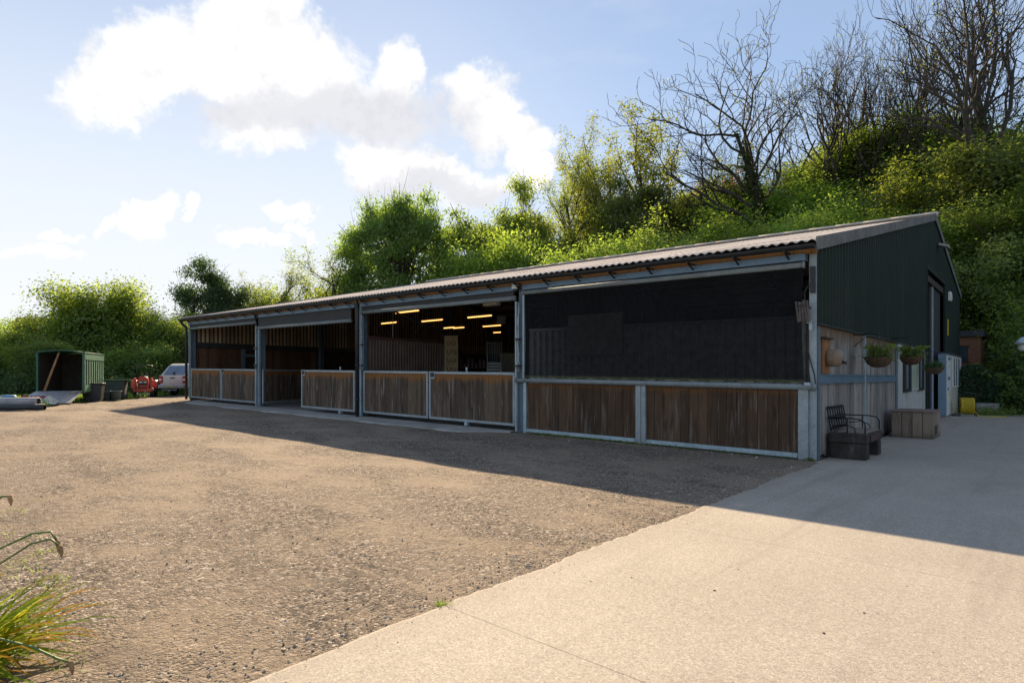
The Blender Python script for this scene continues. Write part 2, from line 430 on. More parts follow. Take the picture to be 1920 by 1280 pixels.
# concrete drive: slabs with a broken edge along the gravel, thin joints
def drive():
    mb = MB(); joints = [-40, -9.55, -6.45, -3.2, -0.55, 3.0, 9.0, 15.0, 26.0]
    r = random.Random(5)
    for j in range(len(joints) - 1):
        y0, y1 = joints[j] + 0.0018, joints[j + 1] - 0.0018
        n = max(2, int((y1 - y0) / 0.06)) if y0 < 0 else 4
        n = min(n, 140)
        left = []
        for k in range(n + 1):
            y = y0 + (y1 - y0) * k / n
            x = 0.02 + (0.10 if y < -0.3 else 0.02)
            if y < -0.3: x += 0.03 * sin(y * 1.9) * sin(y * 0.7) + 0.02 * sin(y * 7.3) * sin(y * 2.1) + 0.012 * sin(y * 29 + 1) + r.uniform(-0.008, 0.008)
            left.append((x, y))
        W_ = 26.0
        vs = []; fs = []
        for (x, y) in left:
            vs += [(x - 0.01, y, -0.07), (x, y, 0.0 - 0.006), (x + 0.03, y, 0.0), (6.0, y, -SL * 6), (W_, y, -SL * 6)]
        for k in range(n):
            for q in range(4):
                a = k * 5 + q; fs.append((a, a + 1, a + 6, a + 5))
        # skirts
        b0 = len(vs); vs += [(W_, y0, -0.2), (left[0][0] - 0.01, y0, -0.2)]; fs.append((0, 1, 2, 3, 4, b0, b0 + 1))
        mb.add(vs, fs)
    o = mb.build('concrete_drive', M_CONC)
    me = o.data
    return o
tag(drive(), 'pale exposed-aggregate concrete drive beside the barn gable', 'drive', kind='structure')

# ------------------------------------------------------------------ materials
def mat_boards(name, base, streak, top, top_h, top_w, dark, streak_amt=0.55, axis=0, shear=True, grey_h=None):
    m, t, b = newmat(name); v = t.coord(); s = t.sep(v)
    h = t.math('ADD', s[2], t.math('MULTIPLY', s[0], SL)) if shear else s[2]
    isl = t.island()
    vv = t.vmath('ADD', t.scale(v, (13, 13, 0.8)), t.xyz(t.math('MULTIPLY', isl, 37), 0, t.math('MULTIPLY', isl, 11)))
    n = t.noise(vv, 1.0, 6, 0.65); fibre = t.noise(t.scale(v, (90, 90, 2.5)), 1.0, 4, 0.6)
    c = t.ramp(isl, [(0.0, tuple(q * 0.65 for q in base)), (0.5, base), (1.0, tuple(q * 1.35 for q in base))])
    c = t.mix(t.math('MULTIPLY', t.ss(n, 0.53, 0.68), streak_amt), c, streak)
    c = t.mix(t.math('MULTIPLY', t.ss(t.noise(t.scale(vv, (0.7, 0.7, 1.7)), 0.8, 5, 0.6), 0.52, 0.7), 0.7), c, dark)
    tn = t.math('ADD', h, t.math('MULTIPLY', t.math('SUBTRACT', t.noise(t.scale(v, (14, 14, 2.0)), 1.0, 5, 0.65), 0.5), top_w * 3.5))
    tn = t.math('ADD', tn, t.math('MULTIPLY', t.math('SUBTRACT', isl, 0.5), top_w * 1.2))
    tf = t.ss(tn, top_h - top_w, top_h + top_w)
    c = t.mix(t.math('MULTIPLY', tf, 0.85), c, top)
    gf = t.ss(t.math('SUBTRACT', 0.22, t.math('ADD', h, t.math('MULTIPLY', t.noise(v, 5, 4), 0.25))), -0.1, 0.12)
    c = t.mix(t.math('MULTIPLY', gf, 0.6), c, (0.03, 0.036, 0.018))
    c = t.mix(t.math('MULTIPLY', t.ss(fibre, 0.45, 0.7), 0.3), c, tuple(q * 0.4 for q in base))
    t.put(b.inputs['Base Color'], c); b.inputs['Roughness'].default_value = 0.88
    b.inputs['Specular IOR Level'].default_value = 0.25
    t.put(b.inputs['Normal'], t.bump(t.math('ADD', fibre, n), 0.35, 0.004))
    return m
M_GATEBD = mat_boards('gate_boards', (0.115, 0.082, 0.056), (0.36, 0.345, 0.315), (0.29, 0.12, 0.034), 1.33, 0.09, (0.02, 0.018, 0.015), 0.8)
M_BAYBD = mat_boards('bay_boards', (0.095, 0.058, 0.036), (0.30, 0.27, 0.235), (0.20, 0.092, 0.036), 1.22, 0.06, (0.03, 0.02, 0.014), 0.4)
M_GABBD = mat_boards('gable_boards', (0.26, 0.24, 0.22), (0.44, 0.43, 0.41), (0.17, 0.10, 0.05), 2.30, 0.17, (0.06, 0.045, 0.034), 0.8)
M_INBD = mat_boards('inner_boards', (0.13, 0.068, 0.042), (0.10, 0.06, 0.04), (0.10, 0.045, 0.022), 9.0, 0.1, (0.035, 0.022, 0.015), 0.3)
M_SLATBD = mat_boards('yorkshire_boards', (0.48, 0.38, 0.27), (0.55, 0.48, 0.4), (0.2, 0.13, 0.07), 9.0, 0.1, (0.13, 0.09, 0.06), 0.5)
M_BOX = mat_boards('box_boards', (0.24, 0.19, 0.15), (0.32, 0.28, 0.24), (0.16, 0.11, 0.075), 0.72, 0.03, (0.09, 0.065, 0.05), 0.5, shear=False)

def mat_galv(name, col=(0.33, 0.40, 0.45), rough=0.5, metal=0.35, rust=0.0):
    m, t, b = newmat(name); v = t.coord()
    sp = t.sep(t.voro(v, 28, 'F1', 'Color'))[0]; n = t.noise(v, 2.2, 6, 0.65)
    c = t.ramp(n, [(0.3, tuple(q * 0.75 for q in col)), (0.7, tuple(min(1, q * 1.2) for q in col))])
    c = t.mix(0.22, c, t.ramp(sp, [(0, tuple(q * 0.6 for q in col)), (1, tuple(min(1, q * 1.5) for q in col))]))
    d = t.ss(t.noise(t.scale(v, (3, 3, 0.8)), 4, 6, 0.7), 0.56, 0.76)
    c = t.mix(t.math('MULTIPLY', d, 0.5), c, (0.11, 0.10, 0.085))
    if rust:
        c = t.mix(t.math('MULTIPLY', t.ss(t.noise(v, 9, 6, 0.7), 0.58, 0.7), rust), c, (0.2, 0.085, 0.03))
    t.put(b.inputs['Base Color'], c); b.inputs['Metallic'].default_value = metal
    t.put(b.inputs['Roughness'], t.math('ADD', t.math('MULTIPLY', n, 0.3), rough - 0.15))
    return m
M_GALV = mat_galv('galvanised_steel', (0.33, 0.38, 0.41))
M_STEEL = mat_galv('steel_frame', (0.13, 0.18, 0.225), 0.55, 0.2)
M_BEAM = mat_galv('blue_grey_beam', (0.16, 0.24, 0.33), 0.45, 0.3)
M_PALE = mat_galv('pale_guide_rail', (0.38, 0.47, 0.52), 0.45, 0.3)
M_TUBE = mat_galv('roller_tube', (0.25, 0.285, 0.295), 0.6, 0.05)
M_TUBE.node_tree.nodes['Principled BSDF'].inputs['Specular IOR Level'].default_value = 0.05; M_TUBE.node_tree.nodes['Principled BSDF'].inputs['Metallic'].default_value = 0
M_DKSTEEL = simple('dark_steel', (0.05, 0.06, 0.07), 0.5, 0.4, 0.3)
M_BLACK = simple('black_plastic', (0.02, 0.022, 0.026), 0.45, 0, 0.3, 8)
M_FASCIA = mat_boards('fascia_timber', (0.34, 0.17, 0.06), (0.40, 0.24, 0.11), (0.2, 0.1, 0.04), 9, 0.1, (0.13, 0.065, 0.03), 0.4)
def mat_roof():
    m, t, b = newmat('fibre_cement_roof'); v = t.coord()
    n = t.noise(v, 1.1, 7, 0.65); n2 = t.noise(v, 9, 6, 0.7); isl = t.island()
    c = t.ramp(n, [(0.28, (0.50, 0.455, 0.415)), (0.7, (0.70, 0.65, 0.605))])
    c = t.mix(0.4, c, t.ramp(isl, [(0, (0.36, 0.32, 0.29)), (1, (0.72, 0.67, 0.63))]))
    c = t.mix(t.math('MULTIPLY', t.ss(n2, 0.57, 0.72), 0.7), c, (0.14, 0.12, 0.09))
    c = t.mix(t.math('MULTIPLY', t.ss(t.noise(v, 14, 5, 0.6), 0.6, 0.72), 0.7), c, (0.55, 0.52, 0.47))
    t.put(b.inputs['Base Color'], c); b.inputs['Roughness'].default_value = 0.95; b.inputs['Specular IOR Level'].default_value = 0.0
    return m
M_ROOF = mat_roof()
M_VERGE = simple('verge_cement', (0.15, 0.15, 0.147), 0.85, 0, 0.35, 3, dirt=(0.08, 0.08, 0.075), bump=0.3)
M_CLAD = simple('dark_green_cladding', (0.013, 0.024, 0.018), 0.6, 0.0, 0.3, 1.2, dirt=(0.026, 0.034, 0.028), spec=0.25)
M_CLADIN = simple('inner_sheeting', (0.10, 0.085, 0.07), 0.7, 0, 0.3, 2, dirt=(0.05, 0.04, 0.03))
M_PARTN = simple('brown_ribbed_sheet', (0.15, 0.105, 0.085), 0.55, 0.1, 0.25, 2, dirt=(0.07, 0.05, 0.04))
M_WHITEPANEL = simple('cement_board', (0.42, 0.42, 0.40), 0.8, 0, 0.12, 2, dirt=(0.25, 0.25, 0.23))
M_FLOOR = simple('barn_floor', (0.24, 0.235, 0.225), 0.85, 0, 0.3, 1.5, dirt=(0.12, 0.11, 0.1), bump=0.3)
M_APRON = simple('apron_concrete', (0.34, 0.335, 0.315), 0.85, 0, 0.25, 1.5, dirt=(0.17, 0.17, 0.13), bump=0.4)
M_DARKWOOD = simple('dark_timber', (0.045, 0.032, 0.025), 0.8, 0, 0.4, 5, bump=0.4)
M_WHITEPL = simple('white_plastic', (0.72, 0.72, 0.70), 0.45, 0, 0.06, 5)
M_YELLOW = simple('yellow_plastic', (0.62, 0.46, 0.03), 0.45, 0, 0.2, 12)
M_RUBBER = simple('black_rubber', (0.018, 0.018, 0.02), 0.75, 0, 0.3, 14)
def mat_mesh():
    m, t, b = newmat('shade_netting'); v = t.coord()
    n = t.noise(v, 1.2, 6, 0.6); wv = t.noise(t.scale(v, (160, 160, 160)), 1, 2, 0.5)
    c = t.ramp(n, [(0.3, (0.008, 0.009, 0.010)), (0.7, (0.013, 0.0145, 0.016))])
    s = t.sep(v)
    h = t.math('ADD', s[2], t.math('MULTIPLY', s[0], SL))
    low = t.ss(t.math('SUBTRACT', 1.53, t.math('ADD', h, t.math('MULTIPLY', t.noise(t.scale(v, (9, 9, 20)), 1, 5), 0.06))), -0.02, 0.03)
    c = t.mix(t.math('MULTIPLY', low, 0.7), c, (0.10, 0.115, 0.05))
    t.put(b.inputs['Base Color'], c); b.inputs['Roughness'].default_value = 0.8; b.inputs['Specular IOR Level'].default_value = 0.08
    tr = t.node('ShaderNodeBsdfTransparent'); mx = t.node('ShaderNodeMixShader')
    t.put(mx.inputs[0], t.math('ADD', 0.785, t.math('MULTIPLY', wv, 0.08)))
    t.l.new(tr.outputs[0], mx.inputs[1]); t.l.new(b.outputs[0], mx.inputs[2])
    t.l.new(mx.outputs[0], t.n['Material Output'].inputs[0])
    return m
M_NET = mat_mesh()
def mat_emit(name, col, st):
    m, t, b = newmat(name)
    b.inputs['Base Color'].default_value = (0.8, 0.8, 0.8, 1)
    b.inputs['Emission Color'].default_value = (*col, 1); b.inputs['Emission Strength'].default_value = st
    return m
M_LAMP = mat_emit('lit_tube', (1.0, 0.44, 0.12), 1.25)
def mat_glass(name, col=(0.05, 0.07, 0.09), rough=0.06):
    m, t, b = newmat(name)
    t.put(b.inputs['Base Color'], t.ramp(t.noise(t.coord(), 2, 3), [(0.3, tuple(q * 0.8 for q in col)), (0.7, tuple(q * 1.2 for q in col))]))
    b.inputs['Roughness'].default_value = rough; b.inputs['Specular IOR Level'].default_value = 0.8
    return m
M_GLASS = mat_glass('dark_glass'); M_TINT = mat_glass('tinted_glass', (0.10, 0.16, 0.24))

# ------------------------------------------------------------------ BARN
L = 28.95; DEP = 24.8; PT = 0.2265
BAYS = [0.0, -7.24, -14.47, -21.70, -28.95]
APEX = 15.75
def roof_z(y):
    return 4.06 + PT * (y + 0.35) if y <= APEX else 4.06 + PT * (APEX + 0.35) - PT * (y - APEX)
barn = empty('stable_barn', (0, 0, 0))
tag(barn, 'long open-fronted stable barn with corrugated roof, timber gates and dark green gable', 'barn')
rnd = random.Random(11)

# roof: individual corrugated sheets, overlapped in courses
def roof_slope(name, y_start, y_end, up):
    V = []; F = []
    n_course = int(abs(y_end - y_start) / 1.35) + 1
    cl = (y_end - y_start) / n_course
    wl = 0.176; seg = 8
    x0, x1 = -L - 0.22, 0.10
    xw = 1.056
    off = 0
    r = random.Random(2)
    for c in range(n_course):
        sg = 1 if cl > 0 else -1
        e0 = y_start + 0.35 * sg if c else y_start; n2 = n_course - 1; cl2 = (y_end - y_start - 0.35 * sg) / n2
        ya = y_start if c == 0 else y_start + 0.35 * sg + cl2 * (c - 1) - 0.05 * sg; yb = y_start + 0.35 * sg + cl2 * c
        x = x0
        while x < x1 - 1e-6:
            xe = min(x + xw, x1); jit = r.uniform(-0.012, 0.012); lift = 0.0 if r.random() > 0.3 else r.uniform(0.003, 0.009)
            n = max(3, int((xe - x) / wl * seg))
            for (yy, dz) in ((ya - (jit if c else jit * 0.6), 0.0015 + lift), (yb, 0.0)):
                for i in range(n + 1):
                    xx = x + (xe - x) * i / n
                    zz = roof_z(yy) if up else roof_z(max(yy, APEX))
                    amp = 0.021 if (c == 0 and dz > 0) else 0.005
                    V.append((xx, yy, zz + dz + amp * cos(2 * pi * xx / wl) + slope(xx)))
                for i in range(n + 1):
                    p = V[-(n + 1) * 1 + i] if False else None
            b = off
            for i in range(n):
                F.append((b + i, b + i + 1, b + n + 1 + i + 1, b + n + 1 + i))
            # front lip thickness
            m = len(V)
            for i in range(n + 1):
                p = V[b + i]; V.append((p[0], p[1] + 0.002, p[2] - (0.008 if c == 0 else 0.0015)))
            for i in range(n):
                F.append((b + i + 1, b + i, m + i, m + i + 1))
            off = len(V); x = xe
    me = np_mesh(name, np.array(V), np.array(F), [M_ROOF])
    o = link(bpy.data.objects.new(name, me)); o.parent = barn
    return o
roof_slope('roof', -0.36, APEX + 0.02, True)
roof_slope('roof', DEP + 0.3, APEX - 0.02, False)
mb = MB(); ridge_z = roof_z(APEX)
x = -L - 0.22
while x < 0.10:
    xe = min(x + 1.03, 0.11)
    mb.tube([(x, APEX, ridge_z + 0.05), (xe + 0.05, APEX, ridge_z + 0.055)], rnd.uniform(0.085, 0.10), 10)
    mb.bar((x, APEX - 0.16, ridge_z + 0.02), (xe, APEX - 0.16, ridge_z + 0.025), 0.2, 0.025, (0, 0.21, 1))
    x = xe
mb.build('ridge_cap', M_ROOF, barn, shear=True)
# under-roof lining (purlins & dark underside)
mb = MB()
for k in range(12):
    y = 0.4 + k * 1.42; mb.box(-L, -0.02, y - 0.04, y + 0.04, roof_z(y) - 0.24, roof_z(y) - 0.06)
for k in range(5):
    y = 17.4 + k * 1.6; mb.box(-L, -0.02, y - 0.04, y + 0.04, roof_z(y) - 0.24, roof_z(y) - 0.06)
mb.build('purlin', M_DARKWOOD, barn, shear=True)
# portal frame rafters
mb = MB()
for bx in BAYS:
    x0 = min(max(bx, -L + 0.14), -0.14)
    mb.bar((x0, 0.1, roof_z(0.1) - 0.38), (x0, APEX, roof_z(APEX) - 0.40), 0.14, 0.26)
    mb.bar((x0, DEP - 0.1, roof_z(DEP) - 0.38), (x0, APEX, roof_z(APEX) - 0.40), 0.14, 0.26)
mb.build('rafter', M_DKSTEEL, barn, shear=True)
# gutter with brackets, downpipes
prof = []
mb = MB(); n = 8
pts = [(-0.43 + 0.075 * cos(pi + pi * k / n), 3.985 + 0.085 * sin(pi + pi * k / n)) for k in range(n + 1)]
inner = [(-0.43 + 0.066 * cos(pi + pi * k / n), 3.985 + 0.076 * sin(pi + pi * k / n)) for k in range(n + 1)][::-1]
nseg = 16
for s_ in range(nseg):
    xa = -L - 0.2 + (L + 0.28) * s_ / nseg; xb = -L - 0.2 + (L + 0.28) * (s_ + 1) / nseg
    mb.prism([(p[0], p[1] - 0.012 * (s_ % 2)) for p in pts + inner], xa, xb, 'yz')
mb.build('gutter', M_BLACK, barn, shear=True)
x = -0.45
while x > -L:
    mb = MB(); mb.box(x - 0.018, x + 0.018, -0.47, -0.10, 3.875, 3.905); mb.bar((x, -0.40, 3.88), (x, -0.13, 3.76), 0.03, 0.025)
    mb.build('gutter_bracket', M_BLACK, barn, shear=True); x -= 0.96
for (dxp, yy) in ((-14.16, -0.37), (-L - 0.10, -0.14)):
    mb = MB(); mb.tube([(dxp, -0.42, 3.93), (dxp, -0.40, 3.84), (dxp, yy, 3.62), (dxp, yy, 3.4), (dxp, yy, 0.03)], 0.062, 10)
    for z in (0.6, 1.75, 2.9): mb.tube([(dxp, yy, z - 0.03), (dxp, yy, z + 0.03)], 0.072, 10)
    mb.build('downpipe', M_BLACK, barn, shear=True)
# fascia timber (eaves purlin) and blue steel beam
mb = MB(); mb.box(-L - 0.05, 0.02, -0.115, -0.05, 3.865, 4.01); mb.build('eaves_board', M_FASCIA, barn, shear=True)
for i in range(4):
    xa, xb = BAYS[i + 1] + 0.16, BAYS[i] - 0.16
    mb = MB(); mb.box(xa, xb, -0.17, -0.03, 3.735, 3.755); mb.box(xa, xb, -0.175, -0.155, 3.755, 3.862); mb.box(xa, xb, -0.03, -0.01, 3.735, 3.862)
    mb.build('eaves_beam', M_BEAM, barn, shear=True)
# front posts (I sections)
def ipost(x, y, z0, z1, w=0.16, dpt=0.2, t=0.014):
    m = MB(); m.box(x - w / 2, x + w / 2, y, y + t, z0, z1); m.box(x - w / 2, x + w / 2, y + dpt - t, y + dpt, z0, z1)
    m.box(x - t / 2, x + t / 2, y + t, y + dpt - t, z0, z1); return m
for i, bx in enumerate(BAYS):
    xx = bx - 0.065 if i == 0 else (bx + 0.085 if i == 4 else bx)
    ipost(xx, -0.02, -0.03, 3.9, 0.13 if i == 0 else 0.17, 0.22).build('front_post', M_GALV if i == 0 else M_STEEL, barn, shear=True)
# guide rails beside posts: pale angle sections, folded screen edge cords
for (gx, z0, z1) in ((-7.36, 0.0, 3.45), (-14.30, 1.6, 3.45), (-21.86, 0.0, 3.35), (-7.10, 1.4, 3.62), (-14.36, 0.05, 1.6), (-21.62, 0.05, 3.3), (-28.80, 0.06, 3.5)):
    mb = MB(); mb.box(gx - 0.022, gx + 0.022, -0.115, -0.105, z0, z1); mb.box(gx + 0.016, gx + 0.024, -0.105, -0.03, z0, z1)
    mb.build('guide_rail', M_PALE, barn, shear=True)
# gathered webbing / strap along posts
for gx in (-14.27, -21.80, -7.27):
    mb = MB(); r = random.Random(int(gx * 100))
    for k in range(3):
        pts = [(gx + r.uniform(-0.04, 0.04), -0.135 + 0.01 * k, 3.42 - j * 0.23) for j in range(9)]
        mb.tube(pts, 0.012, 5)
    mb.build('webbing_strap', M_PALE, barn, shear=True)
    for z0 in (2.42, 1.72): MB().box(gx - 0.09, gx + 0.08, -0.19, -0.11, z0, z0 + 0.05).build('strap_ratchet', M_BLACK, barn, shear=True)

# roller tubes and screens
def roller(x0, x1, z, r, name='screen_roller', mat=None):
    m = MB(); m.tube([(x0, -0.10, z), (x1, -0.10, z)], r, 14)
    m.tube([(x0 - 0.03, -0.10, z), (x0, -0.10, z)], r * 1.25, 12); m.tube([(x1, -0.10, z), (x1 + 0.03, -0.10, z)], r * 1.25, 12)
    return m.build(name, mat or M_TUBE, barn, shear=True)
roller(BAYS[4] + 0.22, BAYS[3] - 0.2, 3.54, 0.055)
roller(BAYS[3] + 0.05, BAYS[2] - 0.48, 3.30, 0.06)
roller(BAYS[2] + 0.22, BAYS[1] - 0.18, 3.545, 0.06)
roller(BAYS[1] + 0.16, BAYS[0] - 0.22, 3.665, 0.055)
roller(BAYS[1] - 0.10, BAYS[0] - 0.03, 1.365, 0.055)
M_NETFOLD = simple('dark_screen_cloth', (0.05, 0.052, 0.055), 0.8, 0, 0.2, 3)
for (a, b_, z0, z1) in ((BAYS[4] + 0.24, BAYS[3] - 0.2, 3.56, 3.74), (BAYS[3] + 0.1, BAYS[2] - 0.45, 3.32, 3.74), (BAYS[2] + 0.24, BAYS[1] - 0.2, 3.56, 3.74)):
    MB().box(a, b_, -0.105, -0.095, z0, z1).build('rolled_screen', M_NETFOLD, barn, shear=True)
# big netting screen on the nearest bay: gently billowed sheet
def net():
    nx, nz = 60, 16; V = []; r = random.Random(4)
    x0, x1, z0, z1 = BAYS[1] + 0.17, BAYS[0] - 0.20, 1.44, 3.665
    for j in range(nz + 1):
        for i in range(nx + 1):
            u = i / nx; w = j / nz
            x = x0 + (x1 - x0) * u
            if u > 0.97: x -= 0.05 * sin(pi * w) * (u - 0.97) / 0.03
            y = -0.09 + 0.015 * sin(u * 9) * sin(pi * w) + 0.006 * sin(u * 31 + w * 5) + 0.02 * sin(pi * w)
            z = z0 + (z1 - z0) * w + (0.012 * sin(u * 25) + 0.02 * u if j == 0 else 0)
            V.append((x, y, z + slope(x)))
    i = np.arange(nz)[:, None] * (nx + 1) + np.arange(nx)[None, :]
    F = np.stack([i, i + 1, i + nx + 2, i + nx + 1], -1).reshape(-1, 4)
    o = link(bpy.data.objects.new('netting_screen', np_mesh('netting_screen', np.array(V), F, [M_NET], smooth=True))); o.parent = barn
    o['label'] = 'large dark netting screen pulled down over the nearest bay'
net()
M_HEM = simple('frayed_hem', (0.30, 0.28, 0.16), 0.9); r = random.Random(8)
for k in range(26):
    x = -7.0 + 6.75 * (k + r.random() * 0.6) / 26
    if k % 2 == 0: continue
    MB().box(x, x + r.uniform(0.1, 0.34), -0.112, -0.108, 1.438, 1.448).build('screen_hem', M_HEM, barn, shear=True)
# nearest bay: boarded lower wall between galvanised posts
def boards(x0, x1, y, z0, z1, w=0.145, th=0.03, r=None, gap=0.004):
    m = MB(); r = r or random.Random(1); x = x0
    while x < x1 - 0.01:
        xe = min(x + w, x1); dy = r.uniform(-0.003, 0.003)
        m.box(x + gap / 2, xe - gap / 2, y + dy, y + th + dy, z0 + r.uniform(-0.004, 0.004), z1 + r.uniform(-0.004, 0.004)); x = xe
    return m
boards(-7.02, -3.78, -0.03, 0.10, 1.30, 0.205, r=random.Random(3), gap=0.009).build('boarded_wall', M_BAYBD, barn, shear=True)
boards(-3.55, -0.31, -0.03, 0.10, 1.30, 0.205, r=random.Random(4), gap=0.009).build('boarded_wall', M_BAYBD, barn, shear=True)
for (a, b_) in ((-3.79, -3.66), (-3.645, -3.54), (-0.31, -0.135), (-7.12, -7.03)):
    m = MB(); m.box(a, b_, -0.085, -0.07, -0.02, 1.31); m.box(a, a + 0.014, -0.07, 0.02, -0.02, 1.31); m.box(b_ - 0.014, b_, -0.07, 0.02, -0.02, 1.31)
    m.build('panel_post', M_GALV if a > -7 else M_PALE, barn, shear=True)
for (a, b_) in ((-7.02, -3.80), (-3.53, -0.32)):
    m = MB(); m.box(a, b_, -0.08, -0.035, 0.06, 0.105); m.box(a, b_, -0.10, -0.082, 0.02, 0.06); m.build('bottom_rail', M_PALE, barn, shear=True)
# gates ------------------------------------------------------------
def gate(hx, hy, ang, w, latch_at=None, seed=0, label=None, brackets=()):
    """hinge at (hx,hy), leaf runs along ang (0 = +X)."""
    ca, sa = cos(ang), sin(ang)
    xf = lambda u, v, z: (hx + u * ca - v * sa, hy + u * sa + v * ca, z)
    root = empty('gate', (0, 0, 0), 0, barn)
    if label: root['label'] = label
    z0, z1, s = 0.14, 1.57, 0.07
    m = MB(); m.box(0, w, -0.03, 0.03, z1 - s, z1); m.box(0, w, -0.03, 0.03, z0, z0 + s)
    m.box(0, s, -0.028, 0.028, z0 + s, z1 - s); m.box(w - s, w, -0.028, 0.028, z0 + s, z1 - s)
    m.build('frame', M_GALV, root, shear=True, xf=xf, bevel=0.004)
    b_ = boards(s, w - s, -0.014, z0 + s, z1 - s, 0.12, 0.028, random.Random(seed))
    b_.build('boards', M_GATEBD, root, shear=True, xf=xf)
    if latch_at is not None:
        u = latch_at
        MB().box(u - 0.11, u + 0.11, -0.042, -0.032, z1 - 0.22, z1 - 0.005).build('latch_plate', M_GALV, root, shear=True, xf=xf)
        m = MB(); m.box(u - 0.08, u + 0.07, -0.052, -0.043, z1 - 0.17, z1 - 0.03); m.bar((u - 0.02, -0.06, z1 - 0.1), (u + 0.09, -0.06, z1 - 0.08), 0.03, 0.03)
        m.build('latch', M_BLACK, root, shear=True, xf=xf)
    for u in brackets:
        MB().tube([(u, 0, z1), (u, 0, z1 + 0.13)], 0.03, 8).build('drop_bolt', M_PALE, root, shear=True, xf=xf)
        MB().box(u - 0.05, u + 0.05, -0.05, 0.05, 0.04, 0.138).build('ground_bolt', M_PALE, root, shear=True, xf=xf)
    return root
gate(-28.62, -0.06, 0, 3.36, None, 21, 'left leaf of the far double gate, nearest the barn end')
gate(-25.20, -0.06, 0, 3.30, 0.16, 22, 'right leaf of the far double gate with latch at its left')
gate(-21.56, 0.05, radians(116), 3.5, None, 23, 'gate leaf swung inwards and open, dark with shade')
gate(-18.22, -0.07, 0, 3.50, 0.16, 24, 'single shut leaf beside the open gateway', brackets=(2.6,))
gate(-14.22, -0.06, 0, 3.30, None, 25, 'left leaf of the gate below the lit lamps')
gate(-10.86, -0.06, 0, 3.44, 0.16, 26, 'right leaf of the gate below the lit lamps with steel latch', brackets=(1.6,))
# floor and apron
MB().box(-L + 0.02, -0.05, 0.02, DEP - 0.02, -0.3, -0.004).build('floor', M_FLOOR, barn, shear=True)
def apron():
    m = MB(); r = random.Random(3); n = 60; vs = []; fs = []
    for k in range(n + 1):
        x = -27.8 + 20.4 * k / n
        wv = 0.95 if x < -9 else 0.85
        e = min(1, k / 4) * min(1, (n - k) / 3)
        yy = -0.25 - wv * e - r.uniform(-0.03, 0.03)
        vs += [(x, 0.03, 0.014), (x, yy, 0.012), (x, yy - 0.03, -0.04)]
    for k in range(n):
        a = k * 3; fs += [(a, a + 1, a + 4, a + 3), (a + 1, a + 2, a + 5, a + 4)]
    m.add(vs, fs); return m.build('apron', M_APRON, barn, shear=True)
apron()
# ribbed sheets ----------------------------------------------------
def ribbed(axis, c, a, b, z0f, z1f, pitch=0.2, depth=0.03, step=None, flip=1):
    """vertical sheet with trapezoid ribs; axis 'y': plane x=c from y=a..b ; axis 'x': plane y=c from x=a..b"""
    m = MB(); p = a; pts = []
    prof = [(0, 0), (0.55, 0), (0.68, 1), (0.87, 1)]
    while p < b - 1e-6:
        for (f, d_) in prof:
            q = p + f * pitch
            if q < b: pts.append((q, d_ * depth * flip))
        p += pitch
    pts.append((b, 0))
    vs = []; fs = []
    for (q, d_) in pts:
        for zz in (z0f(q), z1f(q)):
            vs.append((c + d_, q, zz) if axis == 'y' else (q, c + d_, zz))
    for i in range(len(pts) - 1): fs.append((2 * i, 2 * i + 2, 2 * i + 3, 2 * i + 1))
    m.add(vs, fs); return m
D0, D1, DZ = 13.8, 18.8, 5.42        # great doorway in the gable
top = lambda y: roof_z(y) - 0.06
def gable(cx, flip, mat, name, z0=2.56, door=True):
    m = MB()
    def addsheet(a, b, zl, zh):
        s = ribbed('y', cx, a, b, zl, zh, 0.25, 0.045, flip=flip); m.add(s.v, s.f)
    if door:
        addsheet(0.0, 6.0, lambda y: z0, top); addsheet(6.0, D0, lambda y: z0, top)
        addsheet(D0, APEX, lambda y: DZ, top); addsheet(APEX, D1, lambda y: DZ, top)
        addsheet(D1, DEP, lambda y: 0.9, top)
    else:
        addsheet(0.0, 8, lambda y: z0, top); addsheet(8, APEX, lambda y: z0, top); addsheet(APEX, DEP, lambda y: z0, top)
    return m.build(name, mat, barn, shear=True)
gable(0.004, 1, M_CLAD, 'gable_cladding')
MB().box(-0.04, -0.03, 0.0, D0, 2.45, 3.98).build('gable_lining', M_CLADIN, barn, shear=True)
m = MB(); m.box(0.004, 0.06, 0, D0, 2.535, 2.562); m.build('drip_flashing', M_DKSTEEL, barn, shear=True)
m = MB(); m.box(0.004, 0.07, D0 - 0.12, D0, 0, DZ); m.box(0.004, 0.07, D1, D1 + 0.12, 0, DZ); m.box(0.004, 0.07, D0 - 0.12, D1 + 0.12, DZ, DZ + 0.14)
m.build('doorway_frame', M_CLAD, barn, shear=True)
m = MB(); m.box(-0.16, -0.10, D0 + 2.0, D1 - 0.1, 0.05, DZ - 0.3)
m.build('sliding_door', simple('dark_door', (0.03, 0.034, 0.04), 0.6), barn, shear=True)
m = MB(); m.box(-0.09, -0.05, D0 + 2.3, D0 + 2.46, 0.0, DZ - 0.3); m.build('door_edge_post', M_PALE, barn, shear=True)
m = MB(); m.box(-0.3, 0.0, D0 + 0.1, D1, DZ - 0.36, DZ - 0.14); m.build('door_track', M_DARKWOOD, barn, shear=True)
m = MB(); m.box(-0.25, -0.12, D0 + 0.15, D0 + 0.5, 0.0, 2.9); m.build('door_post', M_DARKWOOD, barn, shear=True)
